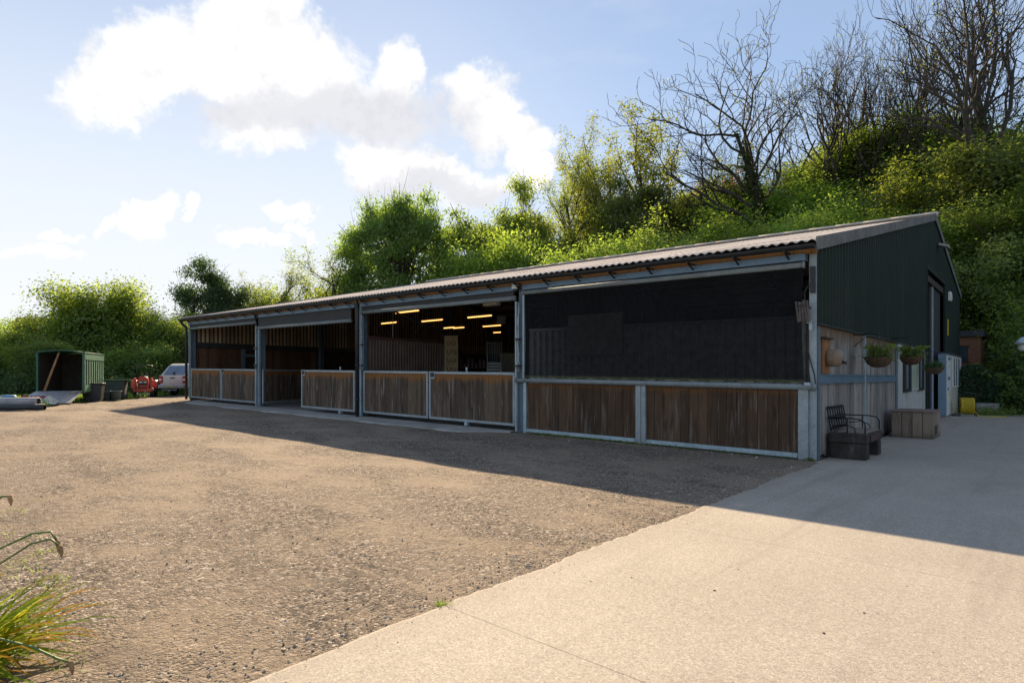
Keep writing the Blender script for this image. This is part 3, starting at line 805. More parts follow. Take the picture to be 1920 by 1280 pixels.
# verge boards
def verge(x0, x1):
    m = MB()
    seglist = [(-0.36, 3.6), (3.6, 7.6), (7.6, 11.4), (11.4, 13.0), (13.0, APEX)]
    for (a, b_) in seglist:
        za, zb = roof_z(a), roof_z(b_)
        vs = [(x, y, z) for x in (x0, x1) for (y, z) in ((a + 0.005, za - 0.19), (b_ - 0.005, zb - 0.19), (b_ - 0.005, zb + 0.055), (a + 0.005, za + 0.055))]
        m.add(vs, [(0, 1, 2, 3), (7, 6, 5, 4), (0, 4, 5, 1), (1, 5, 6, 2), (2, 6, 7, 3), (3, 7, 4, 0)])
    for (a, b_) in ((APEX, 19.5), (19.5, 22.6), (22.6, DEP + 0.3)):
        za, zb = roof_z(a) , roof_z(b_)
        vs = [(x, y, z) for x in (x0, x1) for (y, z) in ((a + 0.005, za - 0.19), (b_ - 0.005, zb - 0.19), (b_ - 0.005, zb + 0.055), (a + 0.005, za + 0.055))]
        m.add(vs, [(0, 1, 2, 3), (7, 6, 5, 4), (0, 4, 5, 1), (1, 5, 6, 2), (2, 6, 7, 3), (3, 7, 4, 0)])
    m.build('verge_board', M_VERGE, barn, shear=True)
verge(0.075, 0.10)
verge(-L - 0.2, -L - 0.175)
# lower gable: weathered boards, steel uprights and girt, pale panel
def yboards(y0, y1, x, z0, z1, w, mat, seed, name):
    r = random.Random(seed); m = MB(); y = y0
    while y < y1 - 0.01:
        ye = min(y + w * r.uniform(0.92, 1.08), y1); dx = r.uniform(-0.004, 0.004)
        m.box(x - 0.03 + dx, x + dx, y + 0.004, ye - 0.004, z0 + r.uniform(0, 0.05), z1); y = ye
    return m.build(name, mat, barn, shear=True)
yboards(0.12, 3.84, -0.005, 0.02, 2.53, 0.15, M_GABBD, 5, 'gable_boards')
yboards(4.0, 7.86, -0.005, 0.02, 2.53, 0.15, M_GABBD, 6, 'gable_boards')
m = MB(); m.box(-0.02, 0.03, 0.02, 0.10, -0.02, 2.5); m.build('gable_upright', M_STEEL, barn, shear=True)
m = MB(); m.box(-0.02, 0.035, 3.85, 3.99, -0.02, 2.53); m.build('gable_upright', M_PALE, barn, shear=True)
m = MB(); m.box(-0.02, 0.035, 7.87, 8.12, -0.02, 2.53); m.build('gable_upright', M_STEEL, barn, shear=True)
for (a, b_) in ((0.11, 3.84), (4.0, 7.86)):
    m = MB(); m.box(0.004, 0.03, a, b_, 1.44, 1.60); m.box(0.03, 0.05, a, b_, 1.43, 1.455); m.box(0.03, 0.05, a, b_, 1.585, 1.61); m.build('gable_girt', M_BEAM, barn, shear=True)
m = MB()
for (a, b_) in ((8.13, 8.55), (8.56, 10.6), (10.61, 12.9), (12.91, D0 - 0.13)):
    m.box(-0.03, 0.005, a, b_, 0.0, 2.53)
m.build('pale_wall_panel', M_WHITEPANEL, barn, shear=True)
# window with dark shutters
win = empty('window', (0, 0, 0), 0, barn); win['label'] = 'small pale window between two dark shutters on the gable'
MB().box(0.012, 0.03, 10.42, 11.80, 1.20, 2.44).build('pane', mat_glass('pale_pane', (0.42, 0.48, 0.38), 0.35), win, shear=True)
m = MB(); m.box(0.007, 0.05, 10.36, 11.86, 2.44, 2.50); m.box(0.007, 0.05, 10.36, 11.86, 1.13, 1.195); m.box(0.007, 0.05, 10.36, 10.415, 1.196, 2.439); m.box(0.007, 0.05, 11.805, 11.86, 1.196, 2.439)
m.build('frame', M_WHITEPANEL, win, shear=True)
for (a, b_) in ((9.1, 10.34), (11.88, 13.1)):
    m = MB(); m.box(0.007, 0.06, a, a + 0.28, 1.10, 2.5); m.box(0.007, 0.06, b_ - 0.3, b_, 1.10, 2.5); m.box(0.007, 0.06, a + 0.28, b_ - 0.3, 2.4, 2.5); m.box(0.007, 0.06, a + 0.28, b_ - 0.3, 1.1, 1.2)
    sh = m.build('shutter', M_BLACK, win, shear=True)
    m2 = MB(); m2.box(0.008, 0.02, a + 0.28, b_ - 0.3, 1.2, 2.4); m2.build('shutter_panel', M_STEEL, win, shear=True)
# left gable, seen from inside: open boards over red-brown timber, with framed openings
r = random.Random(12); m = MB(); y = 0.15
while y < DEP - 0.2:
    m.box(-L + 0.0, -L + 0.025, y, y + 0.11, 2.9, top(y) - 0.02); y += 0.21
m.build('spaced_boarding', M_SLATBD, barn, shear=True)
MB().box(-L - 0.06, -L - 0.045, 0.0, DEP, 2.7, 4.0).build('outer_sheet', M_CLADIN, barn, shear=True)
gable(-L - 0.05, -1, M_CLADIN, 'far_gable_sheeting', 2.7, False)
yboards(0.15, 2.6, -L + 0.05, 0.0, 2.6, 0.16, M_INBD, 7, 'inner_boarding')
yboards(3.6, 7.0, -L + 0.05, 0.0, 2.6, 0.16, M_INBD, 8, 'inner_boarding')
MB().box(-L - 0.02, -L, 0, DEP, 0, 2.7).build('far_gable_base', M_DARKWOOD, barn, shear=True)
m = MB(); m.box(-L + 0.03, -L + 0.09, 0.1, 7.2, 2.62, 2.86)
m.build('wall_plate', M_DKSTEEL, barn, shear=True)
for (a, b_) in ((2.55, 2.75), (3.35, 3.55)):
    MB().box(-L + 0.06, -L + 0.13, a, b_, 0, 2.62).build('wall_stud', M_STEEL, barn, shear=True)
m = MB(); m.box(-L + 0.065, -L + 0.11, 2.75, 3.35, 2.22, 2.36); m.box(-L + 0.065, -L + 0.11, 2.75, 3.35, 1.5, 1.58); m.build('hatch_frame', M_STEEL, barn, shear=True)
m = ipost(-L + 0.2, 7.1, 0, 5.2, 0.3, 0.2); m.build('inner_post', M_STEEL, barn, shear=True)
yboards(7.4, DEP - 0.2, -L + 0.06, 0.0, 2.7, 0.2, M_DARKWOOD, 9, 'inner_boarding')  # same wall beyond the post, its shade painted in as darker timber
# back wall
ribbed('x', DEP, -L, 0, lambda x: 0, lambda x: roof_z(DEP) - 0.05, 0.2, 0.03).build('back_wall', M_CLADIN, barn, shear=True)
# right gable inner base (blocks light)
m = MB(); m.box(-0.10, -0.06, 0.25, D0, 0, 2.56); m.build('gable_backing', M_DARKWOOD, barn, shear=True)
# inner partitions
m = ribbed('y', -14.42, 0.25, 3.75, lambda y: 0.0, lambda y: 2.66, 0.13, 0.03); m.build('ribbed_partition', M_PARTN, barn, shear=True)
m = MB(); m.box(-14.47, -14.36, 0.25, 3.8, 2.66, 2.76); m.build('partition_rail', simple('brown_rail', (0.10, 0.05, 0.042), 0.6), barn, shear=True)
m = ipost(-14.42, 3.75, 0, 2.7, 0.14, 0.14); m.build('partition_post', M_STEEL, barn, shear=True)
MB().tube([(-14.4, 3.8, 2.70), (-14.4, 3.78, 2.95), (-14.4, 3.6, 3.1), (-14.4, 1.2, 3.75)], 0.035, 8).build('brace_tube', M_DKSTEEL, barn, shear=True)
MB().tube([(-14.35, 1.25, 2.76), (-14.35, 1.25, 3.8)], 0.012, 6).build('hanger_rod', M_PALE, barn, shear=True)
m = ribbed('x', 1.0, -8.2, -0.15, lambda x: 0.0, lambda x: 2.72, 0.21, 0.075, flip=-1); m.build('screen_partition', simple('mid_grey_sheet', (0.55, 0.55, 0.53), 0.6, 0.0), barn, shear=True)
m = MB(); m.box(-8.2, -0.15, 0.93, 1.01, 2.72, 2.80); m.build('partition_rail', M_GALV, barn, shear=True)
MB().box(-6.35, -4.7, 0.86, 0.89, 2.05, 3.1).build('hung_board', simple('drab_board', (0.42, 0.41, 0.36), 0.9), barn, shear=True)
ribbed('y', -7.2, 1.3, 10, lambda y: 0.0, lambda y: 4.2, 0.2, 0.03).build('cross_partition', M_CLADIN, barn, shear=True)
# electrics on the corner post
m = MB(); m.box(-0.10, -0.015, -0.10, -0.03, 3.13, 3.62); m.build('junction_box', M_BLACK, barn, shear=True)
m = MB()
m.tube([(-0.12, -0.06, 3.3), (-0.2, -0.07, 3.15), (-0.19, -0.06, 2.9), (-0.09, -0.06, 2.85)], 0.016, 6)
m.tube([(-0.15, -0.05, 2.9), (-0.15, -0.05, 1.7), (-0.11, -0.05, 1.45), (-0.15, -0.1, 1.37)], 0.014, 6)
m.tube([(-0.14, -0.06, 2.0), (-0.03, -0.06, 1.6), (-0.01, -0.06, 1.42), (-0.06, -0.08, 1.33)], 0.011, 6)
m.build('cable', M_RUBBER, barn, shear=True)
m = MB(); m.cbox((-0.13, -0.13, 1.42), (0.10, 0.07, 0.06)); m.cbox((-0.10, -0.12, 2.58), (0.09, 0.07, 0.05)); m.cbox((-0.08, -0.1, 2.5), (0.05, 0.06, 0.14)); m.build('conduit_clip', M_PALE, barn, shear=True)
# moss & litter along the base
# ------------------------------------------------------------------ things on the barn
def thing(name, label, cat, loc=(0, 0, 0), rz=0.0, group=None):
    return tag(empty(name, loc, rz), label, cat, group)
# floodlight sensor box above the bay joint
o = thing('security_light', 'small white box light fixed to the beam between bays', 'lamp', (-7.30, -0.17, 3.83 + slope(-7.3)))
MB().cbox((0, -0.05, 0), (0.15, 0.09, 0.13), Matrix.Rotation(0.08, 3, 'Y')).build('housing', M_WHITEPL, o, bevel=0.01)
MB().cbox((0.02, -0.02, -0.09), (0.06, 0.06, 0.07)).build('bracket', M_BLACK, o)
o = thing('bulkhead_light', 'white rectangular lamp box high on the green gable beyond the doorway', 'lamp', (0.045, 20.1, 5.05))
MB().cbox((0.06, 0, 0), (0.11, 0.42, 0.40)).build('housing', M_WHITEPL, o, bevel=0.02)
MB().cbox((0.125, 0, -0.03), (0.02, 0.32, 0.24)).build('lens', simple('frosted_lens', (0.6, 0.62, 0.6), 0.3), o)
o = thing('gable_floodlight', 'grey floodlight tilted out near the gable peak', 'lamp', (0.04, 16.6, 6.66))
MB().cbox((0.22, 0, 0), (0.34, 0.52, 0.09), Matrix.Rotation(0.35, 3, 'Y')).build('housing', simple('grey_lamp', (0.4, 0.4, 0.38), 0.5), o, bevel=0.02)
MB().bar((0, 0, 0), (0.2, 0, 0), 0.06, 0.06).build('bracket', M_BLACK, o)
o = tag(MB().box(0.042, 0.07, 19.75, 20.0, 3.35, 4.05).build('warning_sign', M_YELLOW), 'narrow yellow strip sign on the gable beside the doorway', 'sign')
# fluorescent tubes, lit
lamps = [(763, 584.5, 1.5, 'lit tube lamp nearest the front, topmost on the left'), (810, 601, 1.5, 'lit tube lamp left of centre, second one in from the front'),
         (899, 593.5, 1.5, 'lit tube lamp at top right, second nearest the front'), (729, 605.5, 1.2, 'short lit tube lamp above the ribbed partition, leftmost of all'),
         (842, 614.5, 0.85, 'left half of the joined pair of lit tubes'), (860, 614.5, 0.85, 'right half of the joined pair of lit tubes'),
         (922, 611, 1.3, 'lit tube lamp low on the right, below the top right one'), (932, 623.2, 0.6, 'smallest and deepest lit tube lamp near the metal rack')]
for (px, py, ln, lab) in lamps:
    t = (4.12 - 1.55 + 0.18) * FOC / (HOR - py); x, y = px_at(px, t); z = z_at(py, t)
    o = thing('tube_lamp', lab, 'lamp', (x, y, z), 0, 'lit tube lamps under the barn roof')
    MB().tube([(-ln / 2, 0, 0), (ln / 2, 0, 0)], 0.024, 8).build('tube', M_LAMP, o)
    MB().box(-ln / 2 - 0.03, ln / 2 + 0.03, -0.05, 0.05, 0.035, 0.075).build('batten', M_WHITEPL, o)
    zt = roof_z(min(max(y, 0), APEX)) + slope(x) - z - 0.2
    mm = MB()
    for s_ in (-1, 1): mm.tube([(s_ * ln * 0.4, 0, 0.076), (s_ * ln * 0.4, 0, max(0.2, zt))], 0.006, 4)
    mm.build('hanger', M_DKSTEEL, o)
# horseshoe board
x, y = px_at(846, 23.2); zz = z_at(697, 23.2)
o = thing('horseshoe_board', 'pale plywood board hung with rusty horseshoes inside the barn', 'board', (x, y, 1.15 + slope(x)), YAW - 0.1)
MB().box(-0.26, 0.26, -0.01, 0.01, 0, 1.78).build('backboard', simple('ply', (0.34, 0.24, 0.13), 0.8, 0, 0.25, 4), o)
M_RUST = simple('rusty_iron', (0.10, 0.05, 0.035), 0.8, 0.2, 0.4, 12)
for j in range(5):
    for i in range(2):
        cx = -0.1 + 0.2 * i + 0.02 * (j % 2); cz = 0.18 + 0.33 * j
        pts = [(cx + 0.065 * sin(a), -0.025, cz - 0.08 * cos(a)) for a in np.linspace(-2.5, 2.5, 11)]
        MB().tube(pts, 0.014, 6).build('horseshoe', M_RUST, o)
# tack shelf
x, y = px_at(888, 24.5)
o = thing('tack_shelf', 'dark shelf unit piled with tack behind the lit gate', 'shelf', (x, y, slope(x)), YAW - 0.1)
mm = MB(); mm.box(-0.6, 0.6, -0.15, 0.25, 0.9, 0.94); mm.box(-0.6, 0.6, -0.15, 0.25, 1.7, 1.74); mm.box(-0.6, 0.6, -0.15, 0.25, 2.5, 2.54)
for q in (-0.6, 0.57): mm.box(q, q + 0.03, -0.16, 0.26, 0, 2.6)
mm.build('shelves', M_DARKWOOD, o)
r = random.Random(31); M_TACK = simple('leather_tack', (0.07, 0.04, 0.03), 0.6, 0, 0.5, 5)
for z in (0.94, 1.74):
    for k in range(7):
        q = -0.5 + 0.155 * k; h = r.uniform(0.15, 0.5); MB().lathe((q, 0.02, z), [(0.0, h), (0.05, h), (0.075, h * 0.7), (0.07, 0.0)], n=10).build('tack', M_TACK, o)
# metal hay rack
x, y = px_at(927, 24.0)
o = thing('wire_rack', 'pale metal wire rack standing behind the gate', 'rack', (x, y, slope(x)), YAW - 0.1)
mm = MB()
for q in (-0.28, 0.28): mm.tube([(q, 0, 0), (q, 0, 2.75)], 0.022, 6)
for k in range(9): mm.tube([(-0.28 + 0.07 * k, 0, 1.95), (-0.28 + 0.07 * k, 0, 2.72)], 0.010, 5)
for z in (1.95, 2.72): mm.tube([(-0.28, 0, z), (0.28, 0, z)], 0.014, 5)
mm.build('frame', M_GALV, o)
mm = MB()
for k in range(9): mm.box(-0.27, 0.27, -0.012, 0.012, 0.95 + 0.112 * k, 1.03 + 0.112 * k)
mm.build('panel', M_WHITEPANEL, o)
# grey sheet at right & box above
x, y = px_at(958, 25)
o = tag(MB().box(-0.45, 0.45, -0.02, 0.02, 0, 2.35).build('ply_sheet', simple('drab_ply', (0.25, 0.22, 0.17), 0.8), loc=(x, y, slope(x))), 'drab plywood sheet standing right of the wire rack', 'board'); o.rotation_euler[2] = YAW
x, y = px_at(940, 20); o = thing('extractor_hood', 'dark box fixed high inside the barn, right of the lamps', 'fan box', (x, y, z_at(600, 20)), YAW)
MB().box(-0.15, 0.15, -0.1, 0.1, -0.14, 0.14).build('casing', simple('brown_box', (0.09, 0.06, 0.04), 0.8), o, bevel=0.01); MB().box(-0.1, 0.1, -0.11, -0.101, -0.1, 0.1).build('grille', M_DKSTEEL, o)
# birds-nest pale light panel at top
x, y = px_at(922, 17.6); o = thing('roof_lamp', 'unlit pale lamp cover under the roof above the gate', 'lamp', (x, y, z_at(570, 17.6)))
MB().cbox((0, 0, 0), (0.55, 0.22, 0.10)).build('diffuser', simple('diffuser', (0.55, 0.55, 0.45), 0.5), o, bevel=0.03); MB().box(-0.3, 0.3, -0.13, 0.13, 0.051, 0.08).build('base', M_DKSTEEL, o)

# wall fitting at the near end of the gable
o = thing('hose_drum', 'rusty white drum fitting on a brown backboard by the barn corner', 'hose drum', (0.0, 0.55, 1.62))
MB().box(0.004, 0.04, -0.28, 0.22, 0.0, 0.66).build('backboard', simple('brown_board', (0.30, 0.135, 0.05), 0.8, 0, 0.4, 4, dirt=(0.13, 0.07, 0.04)), o, bevel=0.006)
MB().box(0.005, 0.10, -0.32, 0.26, 0.665, 0.70).build('cap_board', M_DARKWOOD, o)
mm = MB(); mm.lathe((0.041, 0.0, 0.30), [(0.0, 0.0), (0.15, 0.0), (0.17, 0.05), (0.165, 0.20), (0.13, 0.26), (0.0, 0.27)], axis='x', n=20)
mm.build('drum', simple('rusty_enamel', (0.28, 0.22, 0.16), 0.6, 0.1, 0.3, 4, dirt=(0.24, 0.10, 0.03)), o)
MB().tube([(0.30, 0.0, 0.22), (0.38, 0.0, 0.20)], 0.03, 8).build('spout', M_BLACK, o)
# weathered slat bundle hung by the corner post
o = thing('slat_bundle', 'bundle of weathered slats hung beside the corner post', 'slats', (-0.2, -0.17, 2.78))
r = random.Random(9)
for k in range(5):
    q = -0.1 + 0.05 * k
    MB().cbox((q, -0.01 * k, 0.0), (0.035, 0.02, r.uniform(0.36, 0.44)), Matrix.Rotation(r.uniform(-0.16, -0.04), 3, 'Y')).build('slat', simple('grey_slat', (0.11, 0.095, 0.085), 0.9, 0, 0.4, 10), o)
MB().tube([(-0.12, -0.03, 0.12), (0.12, -0.05, 0.10)], 0.008, 5).build('wire', M_DKSTEEL, o)

# ------------------------------------------------------------------ leaves
def mat_leaf(name, c1, c2, trans=0.5, tcol=None):
    m, t, b = newmat(name); isl = t.island(); ob = t.objrand()
    c = t.ramp(isl, [(0.0, c1), (0.6, c2), (1.0, tuple(min(1, q * 1.25) for q in c2))])
    hs = t.node('ShaderNodeHueSaturation'); t.put(hs.inputs['Color'], c)
    t.put(hs.inputs['Hue'], t.math('ADD', 0.485, t.math('MULTIPLY', ob, 0.03)))
    t.put(hs.inputs['Value'], t.math('ADD', 0.8, t.math('MULTIPLY', ob, 0.4)))
    c = hs.outputs[0]
    df = t.node('ShaderNodeBsdfDiffuse'); t.put(df.inputs[0], c)
    tl = t.node('ShaderNodeBsdfTranslucent')
    tc = t.mix(1.0, c, tcol or (2.0, 1.98, 0.85), 'MULTIPLY'); t.put(tl.inputs[0], tc)
    gl = t.node('ShaderNodeBsdfGlossy'); gl.inputs['Roughness'].default_value = 0.45; t.put(gl.inputs[0], (0.6, 0.6, 0.6))
    mx = t.node('ShaderNodeMixShader'); mx.inputs[0].default_value = trans
    t.l.new(df.outputs[0], mx.inputs[1]); t.l.new(tl.outputs[0], mx.inputs[2])
    m2 = t.node('ShaderNodeMixShader'); m2.inputs[0].default_value = 0.04
    t.l.new(mx.outputs[0], m2.inputs[1]); t.l.new(gl.outputs[0], m2.inputs[2])
    t.l.new(m2.outputs[0], t.n['Material Output'].inputs[0])
    return m
LF_BRIGHT = mat_leaf('spring_leaf', (0.125, 0.20, 0.046), (0.22, 0.30, 0.075), 0.60)
LF_MID = mat_leaf('mid_leaf', (0.092, 0.145, 0.042), (0.168, 0.225, 0.066), 0.55)
LF_DARK = mat_leaf('dark_leaf', (0.046, 0.092, 0.036), (0.092, 0.155, 0.06), 0.4, (1.6, 1.7, 0.8))
LF_IVY = mat_leaf('ivy_leaf', (0.02, 0.04, 0.012), (0.045, 0.075, 0.02), 0.2, (1.3, 1.3, 0.6))
LF_GOLD = mat_leaf('golden_bud', (0.125, 0.16, 0.04), (0.21, 0.24, 0.06), 0.55)
LF_RED = mat_leaf('pink_blossom', (0.35, 0.09, 0.10), (0.5, 0.16, 0.16), 0.4, (1.2, 1, 1))
M_BARK = simple('bark', (0.085, 0.07, 0.052), 0.95, 0, 0.4, 5, dirt=(0.05, 0.06, 0.03), bump=0.5)
M_BARKPALE = simple('pale_bark', (0.13, 0.11, 0.085), 0.95, 0, 0.4, 5, dirt=(0.06, 0.06, 0.035), bump=0.5)

M_BARKDK = simple('dark_bark', (0.055, 0.047, 0.038), 0.95, 0, 0.4, 5, dirt=(0.035, 0.04, 0.022), bump=0.5)

def leaf_quads(P, size, rg, up=0.35, aspect=0.6, outward=None):
    """P (n,3) points -> diamond leaf cards"""
    n = len(P)
    N = rg.normal(size=(n, 3)); N[:, 2] = np.abs(N[:, 2]) * (1 + up) + up * 0.6
    if outward is not None: N += outward * 0.9
    N /= np.linalg.norm(N, axis=1, keepdims=True)
    A = rg.normal(size=(n, 3)); A -= N * (A * N).sum(1, keepdims=True); A /= np.linalg.norm(A, axis=1, keepdims=True) + 1e-9
    B = np.cross(N, A)
    s = size * rg.uniform(0.6, 1.35, (n, 1))
    V = np.stack([P - A * s * 0.55, P + B * s * aspect * 0.5 - A * s * 0.05, P + A * s * 0.6 - N * s * 0.12, P - B * s * aspect * 0.5 - A * s * 0.05], 1).reshape(-1, 3)
    F = np.arange(n * 4).reshape(n, 4)
    return V, F

def skeleton(rg, trunk_len, trunk_r, levels, kids, ratio, spread, trop, nseg=5, wob=0.12, first=0.35, lean=(0, 0), minr=0.004, droop=0.0, multi=1, taper=0.75, thick=0.62, splay=0.3):
    """returns branches [(pts, radii, level)] and tip points"""
    out = []; tips = []
    def grow(p, d, ln, r, lv):
        pts = [p]; rs = [r]; dirs = [d]
        for i in range(nseg):
            d = d + rg.normal(size=3) * wob * (1 if lv else 0.45) + np.array([0, 0, trop if lv else 0.05]) * 0.35
            d[2] -= droop * lv * 0.1
            d /= np.linalg.norm(d); p = p + d * ln / nseg
            rr = r * (1 - taper * (i + 1) / nseg) if lv else r * (1 - 0.6 * (i + 1) / nseg)
            pts.append(p); rs.append(max(rr, minr)); dirs.append(d)
        out.append((pts, rs, lv))
        if lv >= levels - 1:
            tips.append(pts[-1]); tips.append(pts[-2]); 
            if nseg > 3: tips.append(pts[-3])
        if lv < levels:
            k = kids[lv]
            for j in range(k):
                f = first + (1 - first) * (j + rg.uniform(0.1, 0.9)) / k if lv == 0 else 0.2 + 0.8 * (j + rg.uniform(0.2, 1)) / k
                i = min(int(f * nseg), nseg - 1); u = f * nseg - i
                q = pts[i] * (1 - u) + pts[i + 1] * u
                a = rg.uniform(0, 2 * pi) + j * 2.4
                dd = dirs[i + 1]; ax = np.cross(dd, [0.3, 0.9, 0.2]); ax /= np.linalg.norm(ax) + 1e-9; bx = np.cross(dd, ax)
                sp = spread[lv] * rg.uniform(0.7, 1.25)
                nd = dd * cos(sp) + (ax * cos(a) + bx * sin(a)) * sin(sp)
                grow(q, nd, ln * ratio[lv] * rg.uniform(0.7, 1.2) * (1 - 0.35 * f if lv == 0 else 1), max(rs[i] * thick, minr), lv + 1)
    for k in range(multi):
        if multi == 1: p0 = np.zeros(3); d0 = np.array([lean[0], lean[1], 1.0])
        else:
            a = 2 * pi * k / multi + rg.uniform(-.5, .5); p0 = np.array([cos(a), sin(a), 0]) * trunk_r * 1.6; d0 = np.array([cos(a) * splay + lean[0], sin(a) * splay + lean[1], 1.0])
        d0 /= np.linalg.norm(d0)
        grow(p0, d0, trunk_len * rg.uniform(0.85, 1.0), trunk_r, 0)
    return out, np.array(tips)

def branch_mesh(name, branches, mat):
    V = []; F = []; off = 0
    for (pts, rs, lv) in branches:
        n = 8 if lv == 0 else (5 if lv == 1 else 3)
        P = np.array(pts); R = np.array(rs)
        d = np.gradient(P, axis=0); d /= np.linalg.norm(d, axis=1, keepdims=True) + 1e-9
        ref = np.array([0.31, 0.77, 0.55]); a = np.cross(d, ref); a /= np.linalg.norm(a, axis=1, keepdims=True) + 1e-9; b = np.cross(d, a)
        t = np.arange(n) * 2 * pi / n
        ring = P[:, None, :] + R[:, None, None] * (a[:, None, :] * np.cos(t)[None, :, None] + b[:, None, :] * np.sin(t)[None, :, None])
        V.append(ring.reshape(-1, 3)); m = len(P)
        i = np.arange(m - 1)[:, None] * n; k = np.arange(n)[None, :]; k2 = (k + 1) % n
        F.append(np.stack([i + k, i + k2, i + n + k2, i + n + k], -1).reshape(-1, 4) + off); off += m * n
    return np_mesh(name, np.concatenate(V), np.concatenate(F), [mat], smooth=True)

def crown_points(rg, tips, per, sig, flat=0.7):
    P = np.repeat(tips, per, axis=0) + rg.normal(size=(len(tips) * per, 3)) * sig * np.array([1, 1, flat])
    return P
def ivy_points(rg, branches, maxlv, dens, zmax, thick=0.12):
    out = []
    for (pts, rs, lv) in branches:
        if lv > maxlv: continue
        for i in range(len(pts) - 1):
            a, b = np.array(pts[i]), np.array(pts[i + 1]); ln = np.linalg.norm(b - a)
            n = int(ln * dens * (1 if lv == 0 else 0.6))
            if n < 1: continue
            u = rg.uniform(0, 1, (n, 1)); q = a + (b - a) * u
            fade = np.clip((zmax - q[:, 2:3]) / zmax * 1.6, 0.0, 1)
            ang = rg.uniform(0, 2 * pi, n)
            rad = rs[i] + thick * rg.uniform(0.2, 1.2, n) * (0.4 + fade[:, 0])
            q = q + np.stack([np.cos(ang) * rad, np.sin(ang) * rad, rg.normal(size=n) * 0.05], 1)
            q = q[(rg.uniform(size=n) < fade[:, 0])]
            out.append(q)
    return np.concatenate(out) if out else np.zeros((0, 3))

class Proto:
    def __init__(s, trunk, crown, height, ivy=None): s.trunk = trunk; s.crown = crown; s.h = height; s.ivy = ivy

def finish(name, rg, br, P, leafmat, size, bark, ivyP=None, up=0.35, leaf_name='crown'):
    tm = branch_mesh(name + '_trunk', br, bark)
    c = P.mean(0); outw = P - c; outw /= np.linalg.norm(outw, axis=1, keepdims=True) + 1e-9
    V, F = leaf_quads(P, size, rg, up, outward=outw)
    cm = np_mesh(name + '_crown', V, F, [leafmat])
    im = None
    if ivyP is not None and len(ivyP):
        V2, F2 = leaf_quads(ivyP, 0.13, rg, 0.2); im = np_mesh(name + '_ivy', V2, F2, [LF_IVY])
    h = max(float(np.percentile(P[:, 2], 99.7)), max(float(q[2]) for b in br for q in b[0]))
    return Proto(tm, cm, h, im)

# prototypes (nominal heights ~8-14 m)
def p_dome(name, seed, R, H, z0, ncl, cr, leaves, mat, leaf, bark=None, irr=0.18, trunk=0.32, rmin=0.35):
    """broad crown of separate leaf clumps carried on curved limbs"""
    rg = np.random.default_rng(seed); br = []; Ps = []; Os = []
    top = np.array([0.1, 0.05, z0 + H * 0.45])
    tp = [np.array([0, 0, 0.0]), np.array([0.04, 0.03, z0 * 0.5]), np.array([0.0, 0.1, z0]), top, top + np.array([0.1, 0, H * 0.3])]
    br.append((tp, [trunk, trunk * 0.85, trunk * 0.75, trunk * 0.45, trunk * 0.15], 0))
    lob = rg.normal(size=(7, 3)); lob /= np.linalg.norm(lob, axis=1, keepdims=True)
    n = 0; tries = 0
    while n < ncl and tries < ncl * 20:
        tries += 1
        u = rg.normal(size=3); u /= np.linalg.norm(u)
        if u[2] < -0.35: continue
        f = 1 - irr + 1.6 * irr * max(0, np.max(lob @ u)) ** 3 + rg.normal() * irr * 0.3
        rad = rg.uniform(rmin, 1.0) ** 0.5 * f
        c = np.array([u[0] * R * rad, u[1] * R * rad, z0 + H * 0.36 + u[2] * (H * 0.62 if u[2] > 0 else H * 0.36) * rad])
        r = cr * rg.uniform(0.65, 1.3)
        m = int(leaves * (r / cr) ** 2)
        v = rg.normal(size=(m, 3)); v /= np.linalg.norm(v, axis=1, keepdims=True)
        P = c + v * (rg.uniform(0, 1, (m, 1)) ** 0.45) * r * np.array([1.15, 1.15, 0.62]) * (1 + 0.25 * rg.normal(size=(m, 1)))
        Ps.append(P); Os.append(v); n += 1
        st = tp[2] + (tp[3] - tp[2]) * rg.uniform(0, 1.4); mid = st * 0.5 + c * 0.5 + np.array([0, 0, 0.08 * H]) + rg.normal(size=3) * 0.15
        br.append(([st, st * 0.7 + mid * 0.3 + rg.normal(size=3) * 0.06, mid, c, c + (c - mid) * 0.35], [trunk * 0.26, trunk * 0.2, trunk * 0.13, 0.03, 0.012], 1))
        for q in range(4):
            e = c + rg.normal(size=3) * r * 0.75; br.append(([c, (c + e) / 2 + rg.normal(size=3) * 0.08, e], [0.022, 0.014, 0.006], 2))
    P = np.concatenate(Ps); O = np.concatenate(Os)
    tm = branch_mesh(name + '_trunk', br, bark or M_BARK)
    V, F = leaf_quads(P, leaf, rg, 0.35, outward=O * 0.7)
    return Proto(tm, np_mesh(name + '_crown', V, F, [mat]), float(np.percentile(P[:, 2], 99.8)))
def p_oak(seed): return p_dome('oak', seed, 5.8, 9.0, 1.6, 210, 0.92, 380, LF_MID, 0.17, irr=0.06, rmin=0.55)
def p_round(seed, mat): return p_dome('round_tree', seed, 3.4, 7.6, 1.2, 95, 0.85, 420, mat, 0.15, irr=0.28, trunk=0.2)
def p_thicket(seed, mat):
    rg = np.random.default_rng(seed)
    br, tips = skeleton(rg, 7.0, 0.09, 3, (10, 5, 3), (0.50, 0.5, 0.5), (0.8, 0.8, 0.8), 0.25, first=0.06, multi=6, wob=0.18)
    P = crown_points(rg, tips, 26, 0.34, 0.85); P = P[P[:, 2] > 0.05]
    return finish('thicket', rg, br, P, mat, 0.135, M_BARK)
def p_bush(seed, mat, multi=7, leaf=0.11, per=38):
    rg = np.random.default_rng(seed)
    br, tips = skeleton(rg, 3.6, 0.07, 2, (9, 5), (0.55, 0.5), (0.7, 0.75), 0.25, first=0.08, multi=multi, wob=0.16)
    P = crown_points(rg, tips, per, 0.30, 0.8); P = P[P[:, 2] > 0.05]
    return finish('bush', rg, br, P, mat, leaf, M_BARK)
